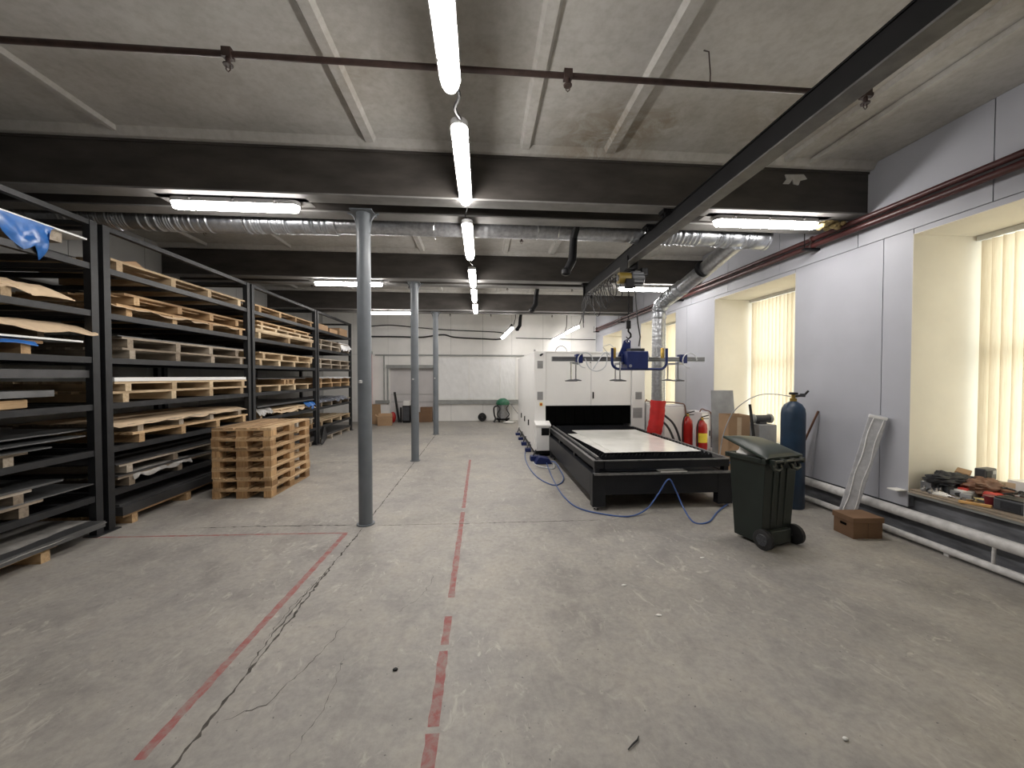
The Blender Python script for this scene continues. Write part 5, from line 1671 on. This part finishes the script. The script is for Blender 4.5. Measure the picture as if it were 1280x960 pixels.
# a lower layer that carries the rest
jbox('parts_tray', (4.78, 3.42, TZ), (.40, .28, .05), .1, 'grey_panel', 'grey tray of parts at the far end of the sill', 'tray')
blob('black_jacket', (4.66, 3.47, TZ + .125), (.19, .10, .075), 'black_cloth', 'crumpled black jacket at the far end of the sill', 'jacket', 3.0, (44, 26), .3, -.2, JG, .14)
blob('leather_bag', (4.83, 3.33, TZ + .09), (.18, .11, .085), 'leather_brown', 'flattened brown leather bag on the sill', 'bag', 5.0, (44, 26), .3, .1, JG, .12)
jbox('small_carton', (4.82, 3.47, TZ + .165), (.14, .10, .05), .5, 'cardboard', 'small brown carton on top of the sill pile', 'box', (.2, -.15))
jbox('wood_crate', (4.97, 3.40, TZ), (.16, .22, .14), .0, 'grey_wood_x', 'low wooden crate under the black radio', 'crate')
RD = thing('radio', (4.97, 3.40, TZ + .14), 'small black radio standing by the blind on the sill', 'radio', JG, .15)
MB().box(-.085, .085, -.04, .04, 0, .115).build('body', 'dark_grey_plastic', RD, None, .012, True)
MB().box(-.07, .0, -.043, -.04, .02, .095).build('speaker_grille', 'rubber', RD, None, 0, True)
MB().box(.015, .07, -.043, -.04, .06, .095).build('dial', 'grey_panel', RD, None, 0, True)
LB = thing('white_carton', (5.0, 2.98, TZ), 'long white carton lying along the blind on the sill', 'box', JG, -.05)
MB().box(-.07, .07, -.26, .24, 0, .19).build('body', 'paper_white', LB, None, .004, True)
MB().obox((-.072, .2, .14), (.004, .09, .05), (0, 0, .2)).build('flap', 'kraft_paper', LB, None, 0, True)
jbox('white_packet', (4.66, 3.33, TZ), (.13, .09, .065), -.2, 'paper_white', 'small white packet at the sill front', 'packet')
jbox('red_cloth_pack', (4.78, 3.21, TZ + .005), (.15, .10, .07), .3, 'red_plastic', 'bright red pack in the middle of the sill', 'pack', (.1, .08), .02)
jbox('white_charger', (4.86, 3.10, TZ), (.13, .09, .07), .1, 'paper_white', 'pale box beside the red pack on the sill', 'box')
# metal clutter near the far edge
for k in range(7):
    x, y = 4.44 + .05 * (k % 4) + rnd.uniform(-.01, .01), 3.50 - .05 * (k // 4) + rnd.uniform(-.02, .02)
    tm = thing('pipe_fitting', (x, y, TZ), '%s chrome pipe fitting among the metal bits on the sill' % ['first', 'second', 'third', 'fourth', 'fifth', 'sixth', 'seventh'][k], 'fitting', 'metal fittings on the sill', rnd.uniform(0, 3))
    MB().lathe([(.020, 0), (.020, .03), (.013, .035), (.013, .06)], (0, 0, 0), 10).build('body', 'chrome', tm, 40, local=True)
    MB().lathe([(.024, .012), (.024, .022)], (0, 0, 0), 6).build('nut', 'aluminium', tm, local=True)
# hand tools
def tool(a, b_, r1, m1, m2, label, cat='tool'):
    a, b_ = Vector(a), Vector(b_)
    tt = thing('hand_tool', a, label, cat, 'hand tools on the sill')
    mid = a.lerp(b_, .5)
    MB().tube([a, a.lerp(b_, .05), mid], [r1 * .8, r1, r1 * .85], 10).build('grip', m1, tt, 40)
    MB().tube([mid, a.lerp(b_, .9), b_], [r1 * .5, r1 * .45, r1 * .7], 8).build('shaft', m2, tt, 40)
    return tt
tool((4.50, 3.46, TZ + .016), (4.46, 3.22, TZ + .014), .016, 'paper_white', 'chrome', 'white handled tool along the sill front edge')
tool((4.60, 3.36, TZ + .02), (4.55, 3.08, TZ + .02), .020, 'rubber', 'dark_grey_plastic', 'black handled pliers lying on the sill', 'pliers')
tool((4.68, 3.22, TZ + .02), (4.66, 2.98, TZ + .02), .018, 'dark_grey_plastic', 'chrome', 'dark handled screwdriver near the red pack', 'screwdriver')
tool((4.92, 3.12, TZ + .10), (4.80, 2.86, TZ + .04), .018, 'rubber', 'leather_brown', 'black tool slanting over the sill pile')
jbox('wood_wedge', (4.435, 3.10, TZ), (.03, .20, .022), .35, 'orange_wood', 'orange wood stick hanging over the sill edge', 'stick', (-.05, 0), .003)
CUP = thing('wine_cup', (4.56, 3.07, TZ), 'dark red plastic tub beside the battery charger', 'tub', JG)
MB().lathe([(.040, 0), (.050, .08), (.046, .08), (.037, .006)], (4.56, 3.07, TZ), 20).build('body', 'wine_plastic', CUP, 40)
MB().lathe([(.048, .080), (.053, .082), (.053, .088), (.048, .090)], (4.56, 3.07, TZ), 20).build('rim', 'wine_plastic', CUP, 40)
CG = thing('battery_charger', (4.565, 2.91, TZ), 'dark grey battery charger at the sill front', 'charger', JG, .05)
MB().box(-.09, .09, -.10, .10, 0, .105).build('body', 'dark_grey_plastic', CG, None, .012, True)
MB().box(-.094, -.09, -.07, .05, .02, .085).build('face', 'black_cloth', CG, None, 0, True)
MB().box(-.085, .085, -.095, .095, .105, .115).build('lid', 'rubber', CG, None, .004, True)
tag(MB().tube([(4.55 + .05 * math.cos(a), 2.95 + .03 * math.sin(a), TZ + .125 + .004 * k) for k, a in enumerate([PI * q / 6 for q in range(20)])], .006, 6).build('cable_coil', 'cable_black', None, 50), 'coiled black lead on the battery charger', 'cable', JG)
blob('white_glove', (4.66, 2.87, TZ + .06), (.09, .05, .05), 'paper_white', 'white work glove behind the battery charger', 'glove', 8.0, (36, 20), .3, .6, JG, .15)
jbox('maroon_book', (4.80, 2.92, TZ), (.20, .14, .03), .3, 'wine_plastic', 'maroon booklet under the slanting tool', 'book')
# more small odds and ends that fill the pile
for k, (x, y, z_, sx, sy, sz, rz, mt, lb) in enumerate((
        (4.53, 3.53, 0, .12, .08, .10, .2, 'galvanised', 'upright galvanised tin at the far end of the sill'),
        (4.62, 3.42, 0, .10, .07, .08, -.3, 'dark_grey_plastic', 'dark grey plastic case beside the galvanised tin'),
        (4.57, 3.26, 0, .10, .07, .05, .5, 'grey_panel', 'small grey connector box at the sill front'),
        (4.72, 3.10, 0, .12, .08, .06, -.4, 'leather_brown', 'brown tool pouch in front of the pale box'),
        (4.50, 3.20, 0, .09, .05, .03, .9, 'chrome', 'flat chrome hinge at the sill front'),
        (4.90, 3.22, 0, .12, .16, .10, .2, 'leather_brown', 'dark brown carton under the slanting tool'),
        (4.86, 3.05, .07, .16, .05, .03, .5, 'rubber', 'flat black tool case on the pale box'),
        (4.74, 3.02, .0, .10, .12, .09, .1, 'wine_plastic', 'dark red folded cloth bundle on the sill'),
        (4.90, 2.86, .03, .14, .10, .06, -.2, 'black_cloth', 'black cloth bundle by the white carton'),
        (4.70, 3.34, .065, .16, .07, .02, .15, 'red_plastic', 'flat red strip lying on the white packet'),
        (4.62, 3.16, .0, .13, .05, .03, -.6, 'straw', 'straw coloured block among the sill tools'),
        (4.46, 3.38, .0, .05, .12, .018, .3, 'paper_white', 'white plastic strip at the sill edge'))):
    jbox(['tin', 'plastic_case', 'connector_box', 'tool_pouch', 'hinge', 'small_carton', 'tool_case', 'cloth_bundle', 'cloth_bundle', 'plastic_strip', 'wood_block', 'plastic_strip'][k], (x, y, TZ + z_), (sx, sy, sz), rz, mt, lb, ['tin', 'case', 'box', 'pouch', 'hinge', 'box', 'case', 'cloth', 'cloth', 'strip', 'block', 'strip'][k], (rnd.uniform(-.04, .04), rnd.uniform(-.04, .04)), .004)
# framed straw coloured panel at the picture edge
FP = thing('framed_panel', (4.50, 2.66, TZ), 'white framed straw coloured panel at the right picture edge', 'panel', JG, .12)
MB().box(-.012, .004, -.13, .13, .02, .15).build('infill', 'straw', FP, None, 0, True)
for (ya, yb_, za, zb) in ((-.15, -.13, 0, .17), (.13, .15, 0, .17), (-.13, .13, 0, .02), (-.13, .13, .15, .17)):
    MB().box(-.02, .012, ya, yb_, za, zb).build('frame_bar', 'frame_white', FP, None, .002, True)
# small white shelf end beside the sill
tag(MB().box(4.30, 4.418, 3.64, 3.74, .50, .512).build('bracket_shelf', 'paper_white', None, None, .002), 'tiny white shelf plate on the wall beside the sill', 'shelf')

# ================================================================== FAR END ITEMS
VC = thing('workshop_vacuum', (.78, 14.2, 0), 'workshop vacuum with green lid by the far wall', 'vacuum')
MB().lathe([(.20, .10), (.22, .12), (.22, .62), (.235, .64)], (.78, 14.2, 0), 24).build('drum', 'galvanised', VC, 40)
MB().lathe([(.245, .64), (.25, .70), (.23, .78), (.12, .86), (.06, .88)], (.78, 14.2, 0), 24).build('motor_head', 'vacuum_green', VC, 40)
MB().lathe([(.245, .08), (.255, .10), (.255, .14), (.22, .15)], (.78, 14.2, 0), 24).build('base_ring', 'rail_black', VC, 40)
for a in (45, 135, 225, 315):
    MB().lathe([(.035, 0), (.035, .07), (.01, .10)], (.78 + .2 * math.cos(R(a)), 14.2 + .2 * math.sin(R(a)), 0), 10).build('caster', 'rubber', VC, 40)
MB().tube(smooth_path([(.60, 14.0, .62), (.45, 13.95, .55), (.46, 13.95, .3), (.50, 13.95, .15), (.44, 13.9, .03)], 6), .03, 8).build('hose', 'rubber', VC, 50)
for s in (-1, 1):
    MB().tube(smooth_path([(.78 + s * .2, 13.98, .64), (.78 + s * .12, 13.95, .5), (.78 + s * .22, 13.95, .3), (.78 + s * .1, 13.95, .15)], 6), .016, 6).build('strap', 'rubber', VC, 50)
MB().tube([(1.0, 14.05, .72), (1.15, 14.0, .55), (1.35, 13.9, .3)], .014, 6).build('tow_handle', 'chrome', VC, 50)
tag(MB().tube([(.02 + .13 * math.cos(a), 14.42 - .02 * math.sin(a * 3), .16 + .13 * math.sin(a)) for a in [2 * PI * q / 20 for q in range(20)]], .03, 8, closed=True).tube([(.02 + .06 * math.cos(a), 14.42, .16 + .06 * math.sin(a)) for a in [2 * PI * q / 14 for q in range(14)]], .05, 8, closed=True).build('hose_coil', 'rubber', None, 50), 'round black coiled hose against the far wall', 'hose coil')
blob('white_bag', (.98, 13.75, .035), (.22, .10, .035), 'paper_white', 'flat white plastic bag on the floor by the vacuum', 'bag', 4.0)
tag(MB().box(-2.35, -1.83, 14.30, 14.56, 0, .36).box(-2.25, -1.83, 14.32, 14.54, .36, .55).build('brown_carton', 'brown_box_card', None, None, .006), 'brown carton between the columns at the far wall', 'box')
SPK = thing('tower_speaker', (-2.74, 14.3, 0), 'black tower unit by the far doorway', 'appliance')
MB().box(-2.86, -2.60, 14.15, 14.45, .02, .62).build('body', 'rail_black', SPK, bevel=.01)
MB().box(-2.84, -2.62, 14.135, 14.15, .08, .58).build('grille', 'dark_grey_plastic', SPK)
MB().box(-2.85, -2.61, 14.17, 14.43, 0, .02).build('base', 'rubber', SPK)
tag(MB().box(-2.84, -2.62, 14.2, 14.42, .62, .80).build('white_box', 'paper_white', None, None, .006), 'white box on top of the black tower unit', 'box')
tag(MB().bar((-3.02, 14.35, .0), (-3.22, 14.54, 1.10), .07, .04).build('dark_bar', 'rubber'), 'dark bar leaning on the far wall', 'bar')
blob('red_canister', (-3.22, 14.25, .2), (.11, .11, .2), 'extinguisher_red', 'small red canister by the far doorway', 'canister', 1.0, amp=.05)
tag(MB().box(-2.98, -2.92, 14.3, 14.36, 0, .55).build('black_post', 'rubber'), 'short black post left of the tower unit', 'post')
BX = thing('carton', (-3.33, 13.55, 0), 'open brown carton on the floor before the far wall', 'box', rz=.2)
MB().box(-.24, .24, -.18, .18, 0, .30).build('body', 'cardboard', BX, None, .004, True)
MB().obox((-.27, 0, .33), (.12, .34, .006), (0, R(40), 0)).build('flap', 'cardboard', BX, local=True)
MB().obox((.0, .22, .34), (.46, .12, .006), (R(50), 0, 0)).build('flap', 'cardboard', BX, local=True)
lean('cardboard_sheet', [(-4.05, 13.95, .0), (-3.50, 13.75, .0), (-3.62, 14.1, .68), (-4.1, 14.3, .68)], .008, 'cardboard', 'flattened brown cardboard leaning at the far left corner', 'cardboard')
for k in range(3):
    x = -3.98 + k * .13
    tag(MB().bar((x, 13.15, .0), (x - .25, 13.72, .72 - .08 * k), .07, .04).build('metal_rail', 'chrome', None, None, .004), '%s leaning bright metal rail at the far left corner' % ['left', 'middle', 'right'][k], 'rail', 'bright rails leaning in the corner')
RP = thing('red_post', (-4.12, 14.5, 0), 'faded red post standing against the far wall', 'post')
MB().box(-4.19, -4.03, 14.44, 14.56, .0, 2.5).build('shaft', 'pink_paint', RP)
MB().box(-4.21, -4.01, 14.42, 14.58, 2.5, 2.6).build('cap', 'grey_rail', RP)
# little things on the far ledge
tag(MB().box(-.52, -.36, 14.46, 14.54, .80, .87).build('ledge_box', 'paper_white', None, None, .006), 'small white box on the ledge of the film window', 'box')

# ================================================================== FLOOR DEBRIS
tag(MB().tube([(.66, 1.66, .006), (.69, 1.68, .01), (.72, 1.70, .008), (.735, 1.72, .006)], [.003, .004, .004, .002], 6).build('twig', 'rubber', None, 50), 'small dark splinter lying on the floor in front', 'splinter')
blob('chip', (1.69, 1.63, .006), (.014, .01, .007), 'paper_white', 'small white plaster chip on the floor in front', 'chip', 1.5, (8, 6))
blob('pebble', (-.50, 2.23, .006), (.015, .012, .007), 'rubber', 'small dark pebble on the floor beside the red line', 'pebble', 2.5, (8, 6))
for k, (x, y, lb) in enumerate(((1.15, 3.0, 'left'), (2.05, 3.4, 'middle'), (1.25, 2.6, 'nearest'))):
    blob('chip', (x, y, .004), (.022, .012, .005), 'paper_white', '%s of the tiny pale chips scattered on the open floor' % lb, 'chip', k + 3.5, (8, 6), grp='pale chips on the floor')
